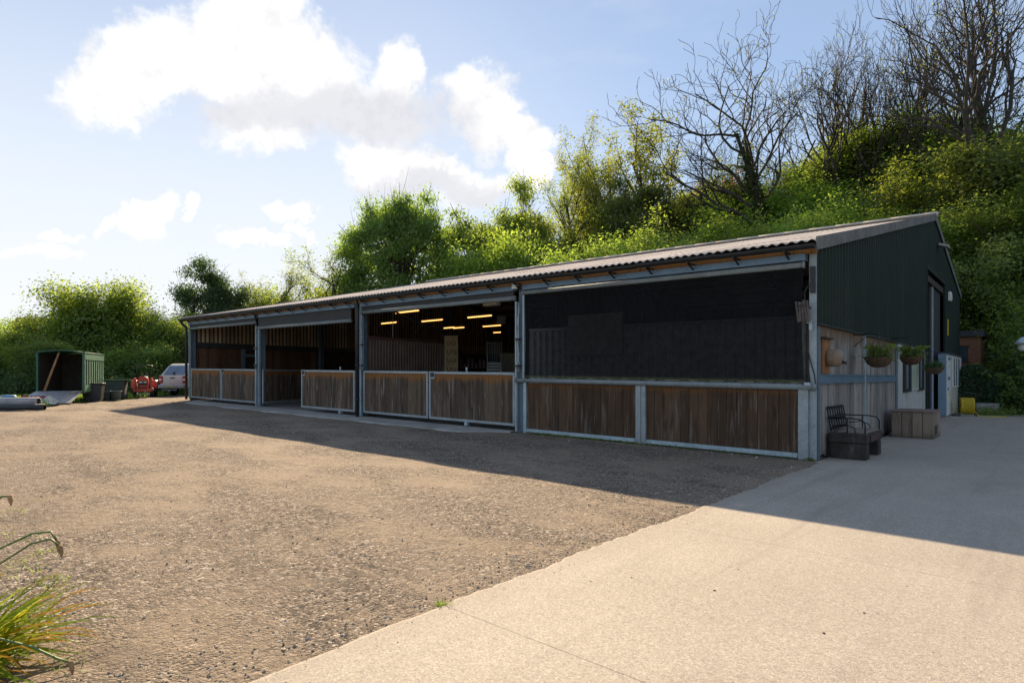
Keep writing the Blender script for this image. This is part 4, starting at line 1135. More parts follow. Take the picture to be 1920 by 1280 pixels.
def p_sparse(seed):
    rg = np.random.default_rng(seed)
    br, tips = skeleton(rg, 9.5, 0.17, 3, (13, 5, 3), (0.46, 0.5, 0.5), (0.72, 0.65, 0.6), 0.42, first=0.28, wob=0.18)
    P = crown_points(rg, tips, 9, 0.19, 0.9); P = P[P[:, 2] > 3.0]
    iv = ivy_points(rg, br, 0, 150, 7.5)
    return finish('sparse_tree', rg, br, P, LF_GOLD, 0.12, M_BARKDK, iv)
def p_bare(seed, lean=(0, 0), multi=1, ivy=True, splay=0.3, n0=9):
    rg = np.random.default_rng(seed)
    br, tips = skeleton(rg, 9.0, 0.22 if multi == 1 else 0.165, 4, (n0, 5, 4, 2), (0.66, 0.58, 0.52, 0.6), (0.66, 0.62, 0.66, 0.7), 0.32, nseg=6, first=0.40, wob=0.25, lean=lean, multi=multi, minr=0.009, taper=0.6, thick=0.66, splay=splay)
    sel = tips[rg.uniform(size=len(tips)) < 0.22]
    P = crown_points(rg, sel, 2, 0.05, 1.0)
    iv = ivy_points(rg, br, 0, 420, 8.0, 0.16) if ivy else None
    return finish('bare_tree', rg, br, P, LF_GOLD, 0.06, M_BARKDK, iv)
OAK = p_oak(1)
THICKB = [p_thicket(61, LF_BRIGHT), p_thicket(62, LF_BRIGHT)]; THICKM = [p_thicket(63, LF_MID), p_thicket(64, LF_MID)]
BUSHB = [p_bush(11, LF_BRIGHT), p_bush(12, LF_BRIGHT)]
BUSHM = [p_bush(13, LF_MID), p_bush(14, LF_MID, 8)]
ROUNDM = p_round(21, LF_MID); ROUNDB = p_round(22, LF_BRIGHT); ROUNDD = p_round(23, LF_DARK)
SPARSE = [p_sparse(31), p_sparse(32), p_sparse(33)]
BARE = [p_bare(41), p_bare(47, multi=2, splay=0.22, n0=7), p_bare(43, multi=3, splay=0.36, n0=7)]
LEAN = p_bare(44, lean=(-0.85, 0.1), multi=2, splay=0.15, n0=7)
REDBUSH = p_bush(51, LF_RED, 5)

def plant(proto, px, t, top, label, cat='tree', name='tree', width=1.0, rz=None, group=None, sink=0.15, seed=0):
    x, y = px_at(px, t); zb = tz(x, y) - sink
    h = z_at(top, t) - zb
    s = h / proto.h
    o = tag(empty(name, (x, y, zb), rz if rz is not None else (px * 0.37 + t) % 6.28), label, cat, group)
    o.scale = (s * width, s * width, s)
    for (nm, me) in (('trunk', proto.trunk), ('crown', proto.crown), ('ivy', proto.ivy)):
        if me is None: continue
        c = link(bpy.data.objects.new(nm, me)); c.parent = o
    return o
GL = 'bushes and trees along the yard edge'
plant(BUSHB[0], -25, 38, 596, 'bright bush cut by the left edge of the photo', 'bush', 'bush', 1.15, group=GL)
plant(BUSHB[1], 45, 39, 622, 'low bright bush behind the blue and grey pipes', 'bush', 'bush', 1.35, group=GL)
plant(BUSHM[0], 122, 44, 572, 'mid green bush rising behind the left side of the green trailer', 'bush', 'bush', 1.1, group=GL)
plant(BUSHB[1], 190, 43, 527, 'tallest bush of the yard edge, behind the trailer and tubs', 'bush', 'bush', 0.95, 1.0, group=GL)
plant(BUSHM[1], 250, 46, 578, 'mid green bush between the tallest bush and the tractor', 'bush', 'bush', 0.95, group=GL)
plant(BUSHB[0], 305, 47, 580, 'yellow green bush behind the red tractor', 'bush', 'bush', 1.0, 2.2, group=GL)
plant(BUSHM[0], 268, 40, 640, 'low dark bush directly behind the tractor roll bar', 'bush', 'bush', 1.3, 0.4, group=GL)
plant(BUSHM[1], 345, 44, 600, 'bush behind the silver pickup at the barn corner', 'bush', 'bush', 1.2, 0.9, group=GL)
plant(BUSHM[1], 90, 36, 640, 'low shaded bush hugging the left side of the trailer', 'bush', 'bush', 1.2, 2.0, group=GL)
plant(ROUNDD, 405, 55, 492, 'dense dark tree standing over the far end of the barn', 'tree', 'dark_tree', 0.72)
plant(BUSHB[0], 480, 58, 545, 'pale bush right of the dense dark tree', 'bush', 'bush', 1.2, 1.1, group='bushes and trees behind the barn')
plant(SPARSE[0], 530, 60, 498, 'thin airy tree between the dark tree and the big oak', 'tree', 'airy_tree', 1.3)
plant(BUSHM[0], 560, 62, 540, 'mid green bush below the thin airy trees', 'bush', 'bush', 1.2, 3.0, group='bushes and trees behind the barn')
plant(SPARSE[1], 605, 60, 470, 'twiggy spreading tree just left of the big oak', 'tree', 'airy_tree', 1.6)
plant(BUSHB[1], 630, 56, 560, 'bright bush at the left foot of the big oak', 'bush', 'bush', 0.9, 0.5, group='bushes and trees behind the barn')
plant(OAK, 752, 62, 370, 'big round oak in full leaf, widest crown above the roof', 'tree', 'oak_tree', 0.58)
plant(BUSHB[0], 865, 62, 488, 'yellow green bush at the right foot of the big oak', 'bush', 'bush', 1.0, 0.2, group='bushes and trees behind the barn')
plant(ROUNDM, 915, 68, 385, 'leafy tree right of the big oak with rounded top', 'tree', 'leafy_tree', 0.85, 1.2)
plant(ROUNDB, 985, 70, 342, 'golden green tree at the left end of the slender trees', 'tree', 'leafy_tree', 0.62, 2.0)
plant(BUSHB[1], 930, 58, 440, 'bright bush below the golden green tree', 'bush', 'bush', 0.8, 1.7, group='bushes and trees behind the barn')
plant(SPARSE[0], 1045, 66, 272, 'slender half-bare tree, leftmost of the tall thin ones', 'tree', 'slender_tree', 1.0, 0.4)
plant(SPARSE[2], 1092, 64, 305, 'slender ivy-stemmed tree, second of the tall thin ones', 'tree', 'slender_tree', 0.9, 2.4)
plant(SPARSE[1], 1128, 68, 262, 'slender tree just left of the leafy one on the slope', 'tree', 'slender_tree', 0.8, 4.1)
plant(SPARSE[2], 1170, 64, 218, 'slender tree with pale buds left of the highest thin crown', 'tree', 'slender_tree', 0.95, 0.9)
plant(ROUNDM, 1208, 60, 330, 'leafy mid green tree in front of the thin budding crowns', 'tree', 'leafy_tree', 0.75, 3.0)
plant(SPARSE[1], 1255, 62, 185, 'highest thin budding crown, left of the leaning bare tree', 'tree', 'slender_tree', 1.15, 5.0)
plant(LEAN, 1400, 58, 215, 'bare ivy-clad tree leaning to the left', 'tree', 'leaning_tree', 1.0, YAW)
plant(BARE[2], 1485, 52, -50, 'tall bare tree with ivy stems, left of the bare group', 'tree', 'bare_tree', 1.1, 0.5)
plant(BARE[1], 1540, 54, 25, 'tall bare tree standing close right of the leftmost bare one', 'tree', 'bare_tree', 0.7, 2.6)
plant(BARE[0], 1595, 56, 68, 'shorter bare tree ending the left bare group', 'tree', 'bare_tree', 0.62, 1.4)
plant(BARE[0], 1680, 50, -40, 'bare tree starting the right-hand bare group', 'tree', 'bare_tree', 0.7, 4.2)
plant(BARE[2], 1745, 48, -80, 'many-stemmed bare tree in the middle of the right-hand group', 'tree', 'bare_tree', 0.75, 3.3)
plant(BARE[1], 1815, 46, -70, 'bare tree left of the thick ivy trunk', 'tree', 'bare_tree', 0.8, 0.2)
plant(BARE[0], 1890, 36, -260, 'thick-trunked ivy-clad bare tree at the right edge', 'tree', 'ivy_tree', 0.75, 5.6)
GH = 'leafy shrubs on the hillside'
for (pr, px, t, top, w, lab) in (
    (THICKB[0], 1640, 56, 240, 1.2000000000000002, 'bright leafy shrub below the gap between bare groups'),
    (THICKB[1], 1700, 52, 225, 1.2000000000000002, 'tallest bright shrub above the barn ridge end'),
    (THICKM[0], 1570, 58, 265, 1.125, 'darker shrub at the foot of the left bare group'),
    (THICKB[0], 1780, 50, 245, 1.2000000000000002, 'bright shrub above the gable peak, left of the ivy trunk'),
    (THICKM[1], 1860, 40, 215, 1.2000000000000002, 'dark ivy-like shrub at the right edge above the shed'),
    (THICKM[0], 1420, 60, 325, 1.2000000000000002, 'shrub below the leaning bare tree'),
    (THICKB[1], 1345, 64, 350, 1.2000000000000002, 'pale shrub left of the leaning tree foot'),
    (THICKM[1], 1290, 64, 370, 1.2000000000000002, 'mid green shrub right of the leafy tree'),
    (THICKB[0], 1500, 54, 345, 1.35, 'bright shrub under the leftmost tall bare tree'),
    (THICKM[1], 1905, 34, 330, 1.35, 'dark shrub overhanging the drive at the right edge'),
    (THICKB[1], 1845, 38, 380, 1.35, 'bright shrub behind the rear slope of the barn roof'),
    (THICKB[0], 1120, 47, 452, 1.1, 'sunny bush just above the roof ridge, below the slender stems'),
    (THICKB[1], 1195, 46, 446, 1.1, 'sunny bush just above the ridge, below the leafy tree'),
    (THICKB[0], 1270, 46, 432, 1.1, 'sunny bush just above the ridge, left of the leaning tree foot'),
    (THICKB[1], 1350, 45, 420, 1.1, 'sunny bush just above the ridge, below the pink blossom'),
    (THICKB[0], 1430, 44, 410, 1.1, 'sunny bush just above the ridge, below the leftmost tall bare tree'),
    (THICKB[1], 1510, 43, 398, 1.1, 'sunny bush just above the ridge, left of the gable verge'),
    (THICKB[0], 1600, 42, 390, 1.1, 'sunny bush just above the verge board of the gable'),
    (THICKB[1], 1080, 68, 440, 1.0499999999999998, 'bright shrub at the foot of the slender trees'),
    (THICKM[0], 1000, 70, 430, 1.2000000000000002, 'mid green shrub left of the slender tree stems'),
    (THICKB[0], 1160, 66, 425, 1.0499999999999998, 'bright shrub below the leafy tree on the slope')):
    plant(pr, px, t, top, lab, 'shrub', 'hillside_shrub', w, group=GH)
plant(REDBUSH, 1345, 76, 328, 'small pink blossoming tree far behind the leaning tree', 'tree', 'blossom_tree', 0.6)

# hillside undergrowth: one mass of leaves over the slope
def undergrowth():
    rg = np.random.default_rng(77); Ps = []; Os = []; Ss = []; Ms = []
    def mounds(n, xr, yr, rr, hr, leaves):
        for k in range(n):
            x = rg.uniform(*xr); y = rg.uniform(*yr)
            if y < 26.2 and x < 1.6: continue
            R = rg.uniform(*rr); H = rg.uniform(*hr); zb = tz(x, y)
            u = rg.normal(size=(leaves, 3)); u /= np.linalg.norm(u, axis=1, keepdims=True); u[:, 2] = np.abs(u[:, 2])
            lump = 1 + 0.28 * np.sin(u[:, 0] * 7 + k) * np.sin(u[:, 1] * 6 + k * 2) + 0.12 * np.sin(u[:, 2] * 13 + k)
            rad = rg.uniform(0.45, 1.1, (leaves, 1)) ** 0.5 * lump[:, None]
            P = u * rad * np.array([R, R, H]) + np.array([x, y, zb])
            O = u.copy(); sp = rg.choice([0, 0, 1, 1, 1, 2]); sz = rg.choice([0.085, 0.11, 0.14, 0.18])
            # upright leafy shoots and arching sprays
            for q in range(int(rg.uniform(8, 22))):
                a = rg.normal(size=3); a /= np.linalg.norm(a); a[2] = abs(a[2]) + 0.2
                b0 = a * np.array([R, R, H]) * 0.9 + np.array([x, y, zb]); dd = a * np.array([0.6, 0.6, 0.3]) + np.array([0, 0, rg.uniform(0.6, 1.4)]); ln = rg.uniform(0.5, 1.5); m = int(ln * 17)
                f = np.linspace(0, 1, m)[:, None]
                P2 = b0 + dd * f * ln - np.array([0, 0, 0.35]) * (f ** 2) * ln + a * (f ** 2) * ln * 0.3 + rg.normal(size=(m, 3)) * 0.06
                P = np.concatenate([P, P2]); O = np.concatenate([O, rg.normal(size=(m, 3)) * 0.5])
            Ps.append(P); Os.append(O); Ss.append(np.full((len(P), 1), sz)); Ms.append(np.full(len(P), sp))
    mounds(250, (-58, -8), (28, 60), (1.0, 2.4), (1.2, 3.8), 560)
    mounds(150, (-24, 10), (27, 50), (0.8, 2.1), (1.2, 3.6), 720)
    mounds(70, (1.8, 12), (20.5, 32), (0.8, 1.7), (1.0, 3.0), 1000)
    mounds(70, (-75, -38), (-2, 26), (1.0, 1.8), (1.0, 2.2), 300)
    P = np.concatenate(Ps); O = np.concatenate(Os); S = np.concatenate(Ss); mi = np.concatenate(Ms)
    V, F = leaf_quads(P, S, rg, 0.3, outward=O)
    me = np_mesh('hillside_undergrowth', V, F, [LF_MID, LF_BRIGHT, LF_DARK], mi)
    tag(link(bpy.data.objects.new('hillside_undergrowth', me)), 'continuous green undergrowth covering the slope behind the barn', 'undergrowth', kind='stuff')
undergrowth()

def verge_weeds():
    rg = np.random.default_rng(78); Ps = []
    # bank of weeds and brambles behind the vehicles
    for k in range(130):
        px = rg.uniform(-60, 350); t = rg.uniform(35, 40) + (px - 150) * 0.012
        x, y = px_at(px, t); 
        R = rg.uniform(0.5, 1.3); H = rg.uniform(0.4, 1.9); n = 260
        u = rg.normal(size=(n, 3)); u /= np.linalg.norm(u, axis=1, keepdims=True); u[:, 2] = np.abs(u[:, 2])
        Ps.append(u * rg.uniform(0.35, 1.25, (n, 1)) * np.array([R, R, H]) * (1 + 0.3 * np.sin(u[:, :1] * 6 + k)) + np.array([x, y, tz(x, y)]))
    P = np.concatenate(Ps); V, F = leaf_quads(P, 0.14, rg, 0.4)
    tag(link(bpy.data.objects.new('bramble_bank', np_mesh('bramble_bank', V, F, [LF_DARK]))), 'shaded bank of brambles and weeds behind the parked vehicles', 'undergrowth', kind='stuff')
    # short grass at the yard edge
    G = []; Fq = []
    n = 9000; px = rg.uniform(-20, 352, n); ed = np.array([px_ground(a, 768 - (a + 20) * 0.085)[2] for a in px]); t = ed * rg.uniform(1.0, 1.28, n)
    for a, tt in zip(px, t):
        x, y = px_at(a, tt); z = tz(x, y) - 0.04; h = rg.uniform(0.08, 0.30); th = rg.uniform(0, 2 * pi); w = 0.012 + 0.008 * rg.random()
        dx, dy = cos(th) * w, sin(th) * w; bx, by = rg.normal(size=2) * h * 0.35
        b = len(G); G += [(x - dx, y - dy, z), (x + dx, y + dy, z), (x + bx + dx * .2, y + by + dy * .2, z + h), (x + bx - dx * .2, y + by - dy * .2, z + h)]; Fq.append((b, b + 1, b + 2, b + 3))
    tag(link(bpy.data.objects.new('verge_grass', np_mesh('verge_grass', np.array(G), np.array(Fq), [LF_BRIGHT]))), 'short rough grass along the far edge of the yard', 'grass', kind='stuff')
verge_weeds()
# loose stones on the gravel and moss along the barn foot
def stones():
    rg = np.random.default_rng(91)
    ico = np.array([(0, 0, 1), (0.9, 0, 0.35), (0.28, 0.85, 0.3), (-0.72, 0.53, 0.36), (-0.72, -0.53, 0.33), (0.28, -0.85, 0.36), (0.72, 0.53, -0.4), (-0.28, 0.85, -0.4), (-0.9, 0, -0.4), (-0.28, -0.85, -0.4), (0.72, -0.53, -0.4)])
    fc = [(0, 1, 2), (0, 2, 3), (0, 3, 4), (0, 4, 5), (0, 5, 1), (1, 6, 2), (2, 7, 3), (3, 8, 4), (4, 9, 5), (5, 10, 1), (6, 7, 2), (7, 8, 3), (8, 9, 4), (9, 10, 5), (10, 6, 1)]
    fc = np.array(fc); V = []; F = []; off = 0
    def put(n, gen, smin, smax):
        nonlocal off
        for k in range(n):
            x, y, z = gen(); s = smin + (smax - smin) * rg.random() ** 3
            q = ico * (s * rg.uniform(0.6, 1.3, 3)) * (1 + 0.18 * rg.normal(size=(11, 1)))
            a = rg.uniform(0, 6.28); c, sn = cos(a), sin(a)
            q = np.stack([q[:, 0] * c - q[:, 1] * sn, q[:, 0] * sn + q[:, 1] * c, q[:, 2] * 0.75], 1)
            V.append(q + np.array([x, y, z - s * 0.18])); F.append(fc + off); off += 11
    def near():
        while True:
            t = 2.4 + 9 * rg.random() ** 1.3; px = rg.uniform(-60, 1400); x, y = px_at(px, t)
            if x < 0.0: return x, y, slope(x) - 0.012
    def edge():
        y = rg.uniform(-12, -1); x = 0.10 - abs(rg.normal()) * 0.25; return x, y, slope(x) - 0.012
    def foot():
        x = rg.uniform(-8, -0.2); y = -0.15 - abs(rg.normal()) * 0.25; return x, y, slope(x) - 0.012
    def spill():
        y = rg.uniform(-12, -1.5); x = 0.12 + abs(rg.normal()) * 0.16; return x, y, slope(x) + 0.003
    put(420, spill, 0.002, 0.008)
    put(3000, near, 0.003, 0.013); put(1300, edge, 0.003, 0.013); put(260, foot, 0.005, 0.022)
    m, t, b = newmat('stone_mix'); isl = t.island()
    t.put(b.inputs['Base Color'], t.ramp(isl, [(0, (0.12, 0.10, 0.085)), (0.3, (0.24, 0.2, 0.16)), (0.7, (0.38, 0.32, 0.255)), (0.9, (0.48, 0.43, 0.36)), (1.0, (0.68, 0.64, 0.58))])); b.inputs['Roughness'].default_value = 0.9
    tag(link(bpy.data.objects.new('loose_stones', np_mesh('loose_stones', np.concatenate(V), np.concatenate(F), [m]))), 'loose stones strewn over the gravel yard', 'stones', kind='stuff')
    V.clear(); F.clear(); off = 0
    spots = [(1243, 1191), (1352, 1186), (1288, 950), (1332, 953), (1328, 948), (1353, 954), (1283, 968), (1288, 981), (1368, 997), (1396, 965), (1491, 994), (1582, 1003), (1562, 1021), (1384, 1063), (1395, 1073), (1184, 1080), (1060, 1064), (1340, 1102), (1545, 1178), (1620, 1140), (1700, 1090), (1750, 1210), (1420, 1160), (1150, 1250), (960, 1246), (1270, 973)]
    def drop():
        px, py = spots[drop.i % len(spots)]; drop.i += 1
        r_ = (px - 960) / FOC; dn = (py - HOR) / FOC; tt = CAM[2] / dn; x, y = px_at(px, tt)
        return x, y, slope(x)
    drop.i = 0
    put(len(spots), drop, 0.006, 0.015)
    tag(link(bpy.data.objects.new('droppings', np_mesh('droppings', np.concatenate(V), np.concatenate(F), [simple('dark_clod', (0.035, 0.026, 0.018), 0.95)]))), 'small dark clods scattered on the concrete drive', 'clods', kind='stuff')
stones()
def foot_moss():
    rg = np.random.default_rng(5); G = []; Fq = []
    for k in range(520):
        if rg.random() < 0.6: x = -6.6 + 1.9 * rg.random() ** 1.4 + rg.choice([0, 0, 3.2]) * rg.random()
        else: x = rg.uniform(-7.2, -0.1)
        y = -0.11 - abs(rg.normal()) * 0.05
        if rg.random() < 0.06: x = -0.1 + rg.normal() * 0.05; y = -0.08
        z = slope(x) - 0.015; h = rg.uniform(0.015, 0.06); th = rg.uniform(0, 6.28); w = 0.012
        dx, dy = cos(th) * w, sin(th) * w; bx, by = rg.normal(size=2) * h * 0.6; b = len(G)
        G += [(x - dx, y - dy, z), (x + dx, y + dy, z), (x + bx + dx, y + by + dy, z + h), (x + bx - dx, y + by - dy, z + h)]; Fq.append((b, b + 1, b + 2, b + 3))
    tag(link(bpy.data.objects.new('foot_moss', np_mesh('foot_moss', np.array(G), np.array(Fq), [LF_MID]))), 'small weeds and moss along the foot of the boarded bay', 'moss', kind='stuff')
foot_moss()

# ------------------------------------------------------------------ gable-side objects
# hanging baskets
def basket(y, z, label, seed, leafm, upright, flower=False):
    o = thing('hanging_basket', label, 'hanging basket', (0.5, y, z), 0, 'hanging baskets along the gable')
    rg = np.random.default_rng(seed)
    m = MB(); prof = [(0.27, 0.0), (0.26, -0.06), (0.21, -0.15), (0.12, -0.21), (0.0, -0.225)]
    m.lathe((0, 0, 0), prof, n=20); m.build('basket', simple('coir', (0.10, 0.06, 0.035), 0.95, 0, 0.5, 18, bump=0.8), o)
    m = MB()
    for k in range(4): a = k * pi / 2 + 0.4; m.tube([(0.26 * cos(a), 0.26 * sin(a), 0), (0, 0, 0.5)], 0.006, 4)
    m.build('chain', M_DKSTEEL, o)
    m = MB(); m.tube([(-0.48, 0, 0.5), (0.0, 0, 0.52), (0.03, 0, 0.49)], 0.012, 6); m.tube([(-0.48, 0, 0.25), (-0.2, 0, 0.48)], 0.01, 6); m.build('bracket', M_BLACK, o)
    n = 900; P = rg.normal(size=(n, 3)) * np.array([0.12, 0.12, 0.065]) + np.array([0, 0, 0.04])
    fr = rg.normal(size=(260, 3)); fr /= np.linalg.norm(fr, axis=1, keepdims=True); fr = fr * np.array([0.25, 0.25, 0.09]) + np.array([0, 0, -0.02])
    P = np.concatenate([P, fr]); V, F = leaf_quads(P, 0.055, rg, 0.2)
    Vs = [V]; Fs = [F]; off = len(V)
    for k in range(upright):
        a = rg.uniform(0, 6.28); rr = rg.uniform(0.02, 0.2); b0 = np.array([rr * cos(a), rr * sin(a), 0.03]); ln = rg.uniform(0.15, 0.33); o2 = np.array([cos(a), sin(a), 0]) * ln * rg.uniform(0.2, 0.9)
        sd = np.array([-sin(a), cos(a), 0]) * 0.008
        q = [b0 - sd, b0 + sd, b0 + o2 * 0.5 + np.array([0, 0, ln * 0.75]) + sd, b0 + o2 * 0.5 + np.array([0, 0, ln * 0.75]) - sd, b0 + o2 + np.array([0, 0, ln * rg.uniform(0.5, 1)]) + sd * .3, b0 + o2 + np.array([0, 0, ln * 0.8]) - sd * .3]
        Vs.append(np.array(q)); Fs.append(np.array([[0, 1, 2, 3], [3, 2, 4, 5]]) + off); off += 6
    c = link(bpy.data.objects.new('foliage', np_mesh('foliage', np.concatenate(Vs), np.concatenate(Fs), [leafm]))); c.parent = o
    if flower:
        m = MB(); 
        m.lathe((0.1, 0.05, 0.18), [(0, 0), (0.03, 0.01), (0.035, 0.035), (0, 0.03)], n=8); m.build('flower', M_YELLOW, o)
basket(2.8, 1.98, 'hanging basket with short upright shoots, nearest the bench', 1, LF_MID, 130)
basket(7.1, 2.10, 'hanging basket with long strappy leaves in front of the window', 2, LF_MID, 190, True)
basket(11.6, 1.87, 'bushy hanging basket by the tall dark doorway', 3, LF_DARK, 10)

# bench
o = thing('garden_bench', 'rustic bench of dark sleepers with wrought iron back and arms', 'bench', (0.08, 0.55, -0.012))
M_SLEEP = simple('old_sleeper', (0.035, 0.03, 0.026), 0.9, 0, 0.5, 7, dirt=(0.10, 0.095, 0.08), bump=0.7)
for yy in (0.0, 1.08):
    MB().cbox((0.32, yy + 0.14, 0.155), (0.62, 0.28, 0.30)).build('end_block', M_SLEEP, o, bevel=0.02)
MB().cbox((0.31, 0.68, 0.405), (0.66, 1.40, 0.19)).build('seat_beam', M_SLEEP, o, bevel=0.025)
MB().cbox((0.36, 0.66, 0.512), (0.50, 1.2, 0.022)).build('seat_board', simple('pale_seat', (0.20, 0.17, 0.14), 0.85, 0, 0.3, 6), o, bevel=0.006)
MB().cbox((0.651, 0.6, 0.40), (0.012, 0.7, 0.12)).build('front_plaque', simple('red_paint', (0.075, 0.03, 0.028), 0.7, 0, 0.6, 10), o)
M_IRON = simple('black_iron', (0.015, 0.016, 0.018), 0.5, 0.5, 0.3, 12)
m = MB(); tilt = lambda z: 0.02 - 0.16 * (z - 0.5)
def bp(y, z): return (tilt(z), y, z)
m.tube([bp(0.05, 0.52), bp(0.05, 0.98)], 0.013, 6); m.tube([bp(1.30, 0.52), bp(1.30, 0.98)], 0.013, 6)
for z in (0.55, 0.77, 0.98): m.tube([bp(0.05, z), bp(1.30, z)], 0.012, 6)
for k in range(7):
    c = 0.05 + 1.25 * (k + 0.5) / 7
    for z0, z1 in ((0.55, 0.77), (0.77, 0.98)):
        zc = (z0 + z1) / 2; m.tube([bp(c + 0.078 * cos(a), zc + 0.10 * sin(a)) for a in np.linspace(0, 2 * pi, 13)], 0.009, 5, cap=False)
    m.tube([bp(0.05 + 1.25 * k / 7, 0.55), bp(0.05 + 1.25 * k / 7, 0.98)], 0.008, 5)
m.build('iron_back', M_IRON, o)
for yy in (0.04, 1.32):
    m = MB(); m.tube([(tilt(0.78), yy, 0.78), (0.40, yy, 0.78), (0.55, yy, 0.76), (0.60, yy, 0.68), (0.60, yy, 0.51)], 0.013, 6)
    m.tube([(0.30, yy, 0.5), (0.30, yy, 0.78)], 0.010, 6); m.tube([(0.05, yy, 0.62), (0.28, yy, 0.66), (0.42, yy, 0.6), (0.44, yy, 0.51)], 0.010, 6)
    m.build('arm_rail', M_IRON, o)
# planked box
o = thing('planter_box', 'low box of broad weathered boards with a lid, against the gable', 'wooden box', (0.2, 6.15, -0.012))
m = MB()
for k in range(4): m.box(0.008 + 0.225 * k, 0.225 * (k + 1) - 0.006, 0, 0.03, 0.0, 0.66)
m.build('front_boards', M_BOX, o); m = MB()
for k in range(4): m.box(0.87, 0.90, 0.035 + 0.34 * k, 0.035 + 0.34 * (k + 1) - 0.008, 0.0, 0.66)
m.build('side_boards', M_BOX, o)
m = MB(); m.box(0.0, 0.03, 0.035, 1.38, 0.0, 0.66); m.box(0.031, 0.869, 1.36, 1.39, 0.0, 0.66); m.build('back_boards', M_BOX, o)
m = MB(); m.box(-0.03, 0.93, -0.03, 0.68, 0.665, 0.70); m.box(-0.03, 0.93, 0.69, 1.42, 0.665, 0.70); m.build('lid', simple('lid_board', (0.20, 0.15, 0.12), 0.85, 0, 0.3, 5), o, bevel=0.006)
MB().box(0.901, 0.91, 0.25, 0.75, 0.1, 0.32).build('hatch', M_DARKWOOD, o)
# cabin against the gable
o = thing('store_cabinet', 'tall blue grey store cabinet with white front past the big doorway', 'cabinet', (0.0, 16.8, -0.01))
MB().box(0.04, 0.30, 0, 5.6, 0.03, 2.5).build('body', simple('blue_grey_paint', (0.20, 0.30, 0.40), 0.55, 0, 0.12, 2), o)
MB().box(0.302, 0.33, 0.03, 1.2, 0.05, 2.42).build('door', simple('white_paint', (0.62, 0.64, 0.64), 0.5, 0, 0.06, 3), o)
MB().box(0.302, 0.325, 1.25, 5.55, 0.05, 2.46).build('front_panel', simple('cream_panel', (0.45, 0.43, 0.38), 0.7, 0, 0.1, 3), o)
w = MB(); w.box(0.326, 0.35, 1.9, 4.6, 1.2, 2.35); wn = w.build('window', mat_glass('sky_pane', (0.30, 0.36, 0.44), 0.12), o)
m = MB()
for q in (1.85, 2.7, 3.6, 4.6): m.box(0.327, 0.36, q, q + 0.06, 1.14, 2.4)
m.box(0.327, 0.36, 1.911, 4.6, 1.14, 1.2); m.build('glazing_bars', M_WHITEPL, wn)
m = MB(); m.box(0.331, 0.345, 0.3, 0.9, 1.45, 1.58); m.box(0.331, 0.37, 0.15, 0.22, 1.05, 1.15); m.box(0.331, 0.36, 0.3, 1.0, 2.25, 2.34); m.build('door_fittings', M_STEEL, o)
MB().box(0.0, 0.38, -0.04, 5.66, 2.505, 2.55).build('roof', M_DKSTEEL, o)
# hose reel
x, y, t = px_ground(1811, 779)
o = thing('hose_reel', 'bright yellow hose wound on a black reel stand', 'hose reel', (0.86, 18.2, -0.015), YAW - 0.5)
m = MB()
for q in (-0.27, 0.27):
    m.tube([(q, -0.2, 0), (q, 0, 0.45), (q, 0.2, 0)], 0.016, 6); m.tube([(q, 0.0, 0.45), (q, 0.02, 0.92)], 0.014, 6)
m.tube([(-0.27, 0.02, 0.92), (0.27, 0.02, 0.92)], 0.016, 6); m.tube([(-0.3, 0, 0.42), (0.3, 0, 0.42)], 0.02, 6); m.build('stand', M_BLACK, o)
m = MB(); r = random.Random(4)
for lay in range(3):
    pts = []
    for k in range(150):
        a = k / 15 * 2 * pi; R = 0.19 + 0.03 * lay + r.uniform(-0.014, 0.014); pts.append((-0.22 + 0.44 * k / 150 if lay % 2 == 0 else 0.22 - 0.44 * k / 150, R * cos(a), 0.42 + (R * 1.25) * sin(a)))
    m.tube(pts, 0.018, 6)
m.tube([(0.2, -0.2, 0.2), (0.35, -0.4, 0.02), (0.6, -0.45, 0.02), (0.9, -0.3, 0.02), (1.2, -0.35, 0.02)], 0.016, 6)
m.build('hose', M_YELLOW, o)
o = thing('broom', 'yellow-handled broom leaning beside the hose reel', 'broom', (0.55, 17.6, -0.015), 0.6)
MB().tube([(0, 0, 0.1), (-0.25, 0.1, 1.15)], 0.014, 6).build('handle', M_YELLOW, o); MB().cbox((0.0, 0, 0.06), (0.3, 0.07, 0.1)).build('head', M_BLACK, o)
# conifer shrub in front of the shed + trough
x, y = px_at(1824, 27.2)
def conifer():
    rg = np.random.default_rng(8); n = 9000
    u = rg.normal(size=(n, 3)); u /= np.linalg.norm(u, axis=1, keepdims=True); z = rg.uniform(0, 1, n) ** 0.9
    R = 0.98 * np.sqrt(np.clip(1 - (z * 0.98) ** 2.0, 0, 1)) * (1 + 0.12 * np.sin(6 * np.arctan2(u[:, 1], u[:, 0]) + 9 * z))
    a = rg.uniform(0, 2 * pi, n); rr = R * rg.uniform(0.72, 1.04, n)
    P = np.stack([rr * np.cos(a), rr * np.sin(a), 0.35 + z * 1.75], 1)
    V, F = leaf_quads(P, 0.10, rg, 0.1, aspect=0.45)
    oo = thing('conifer_shrub', 'rounded dark conifer shrub in front of the brick shed', 'shrub', (x, y, tz(x, y)))
    c = link(bpy.data.objects.new('crown', np_mesh('conifer_crown', V, F, [mat_leaf('conifer', (0.02, 0.05, 0.025), (0.045, 0.09, 0.04), 0.15)]))); c.parent = oo
    m = MB(); m.tube([(0, 0, -0.05), (0.02, 0, 0.7), (0, 0.03, 1.5)], [0.07, 0.05, 0.02], 7); m.build('trunk', M_BARK, oo)
conifer()
x, y = px_at(1846, 25.8)
o = thing('stone_trough', 'grey stone trough of low plants under the conifer shrub', 'trough', (x, y, tz(x, y)), 0.25)
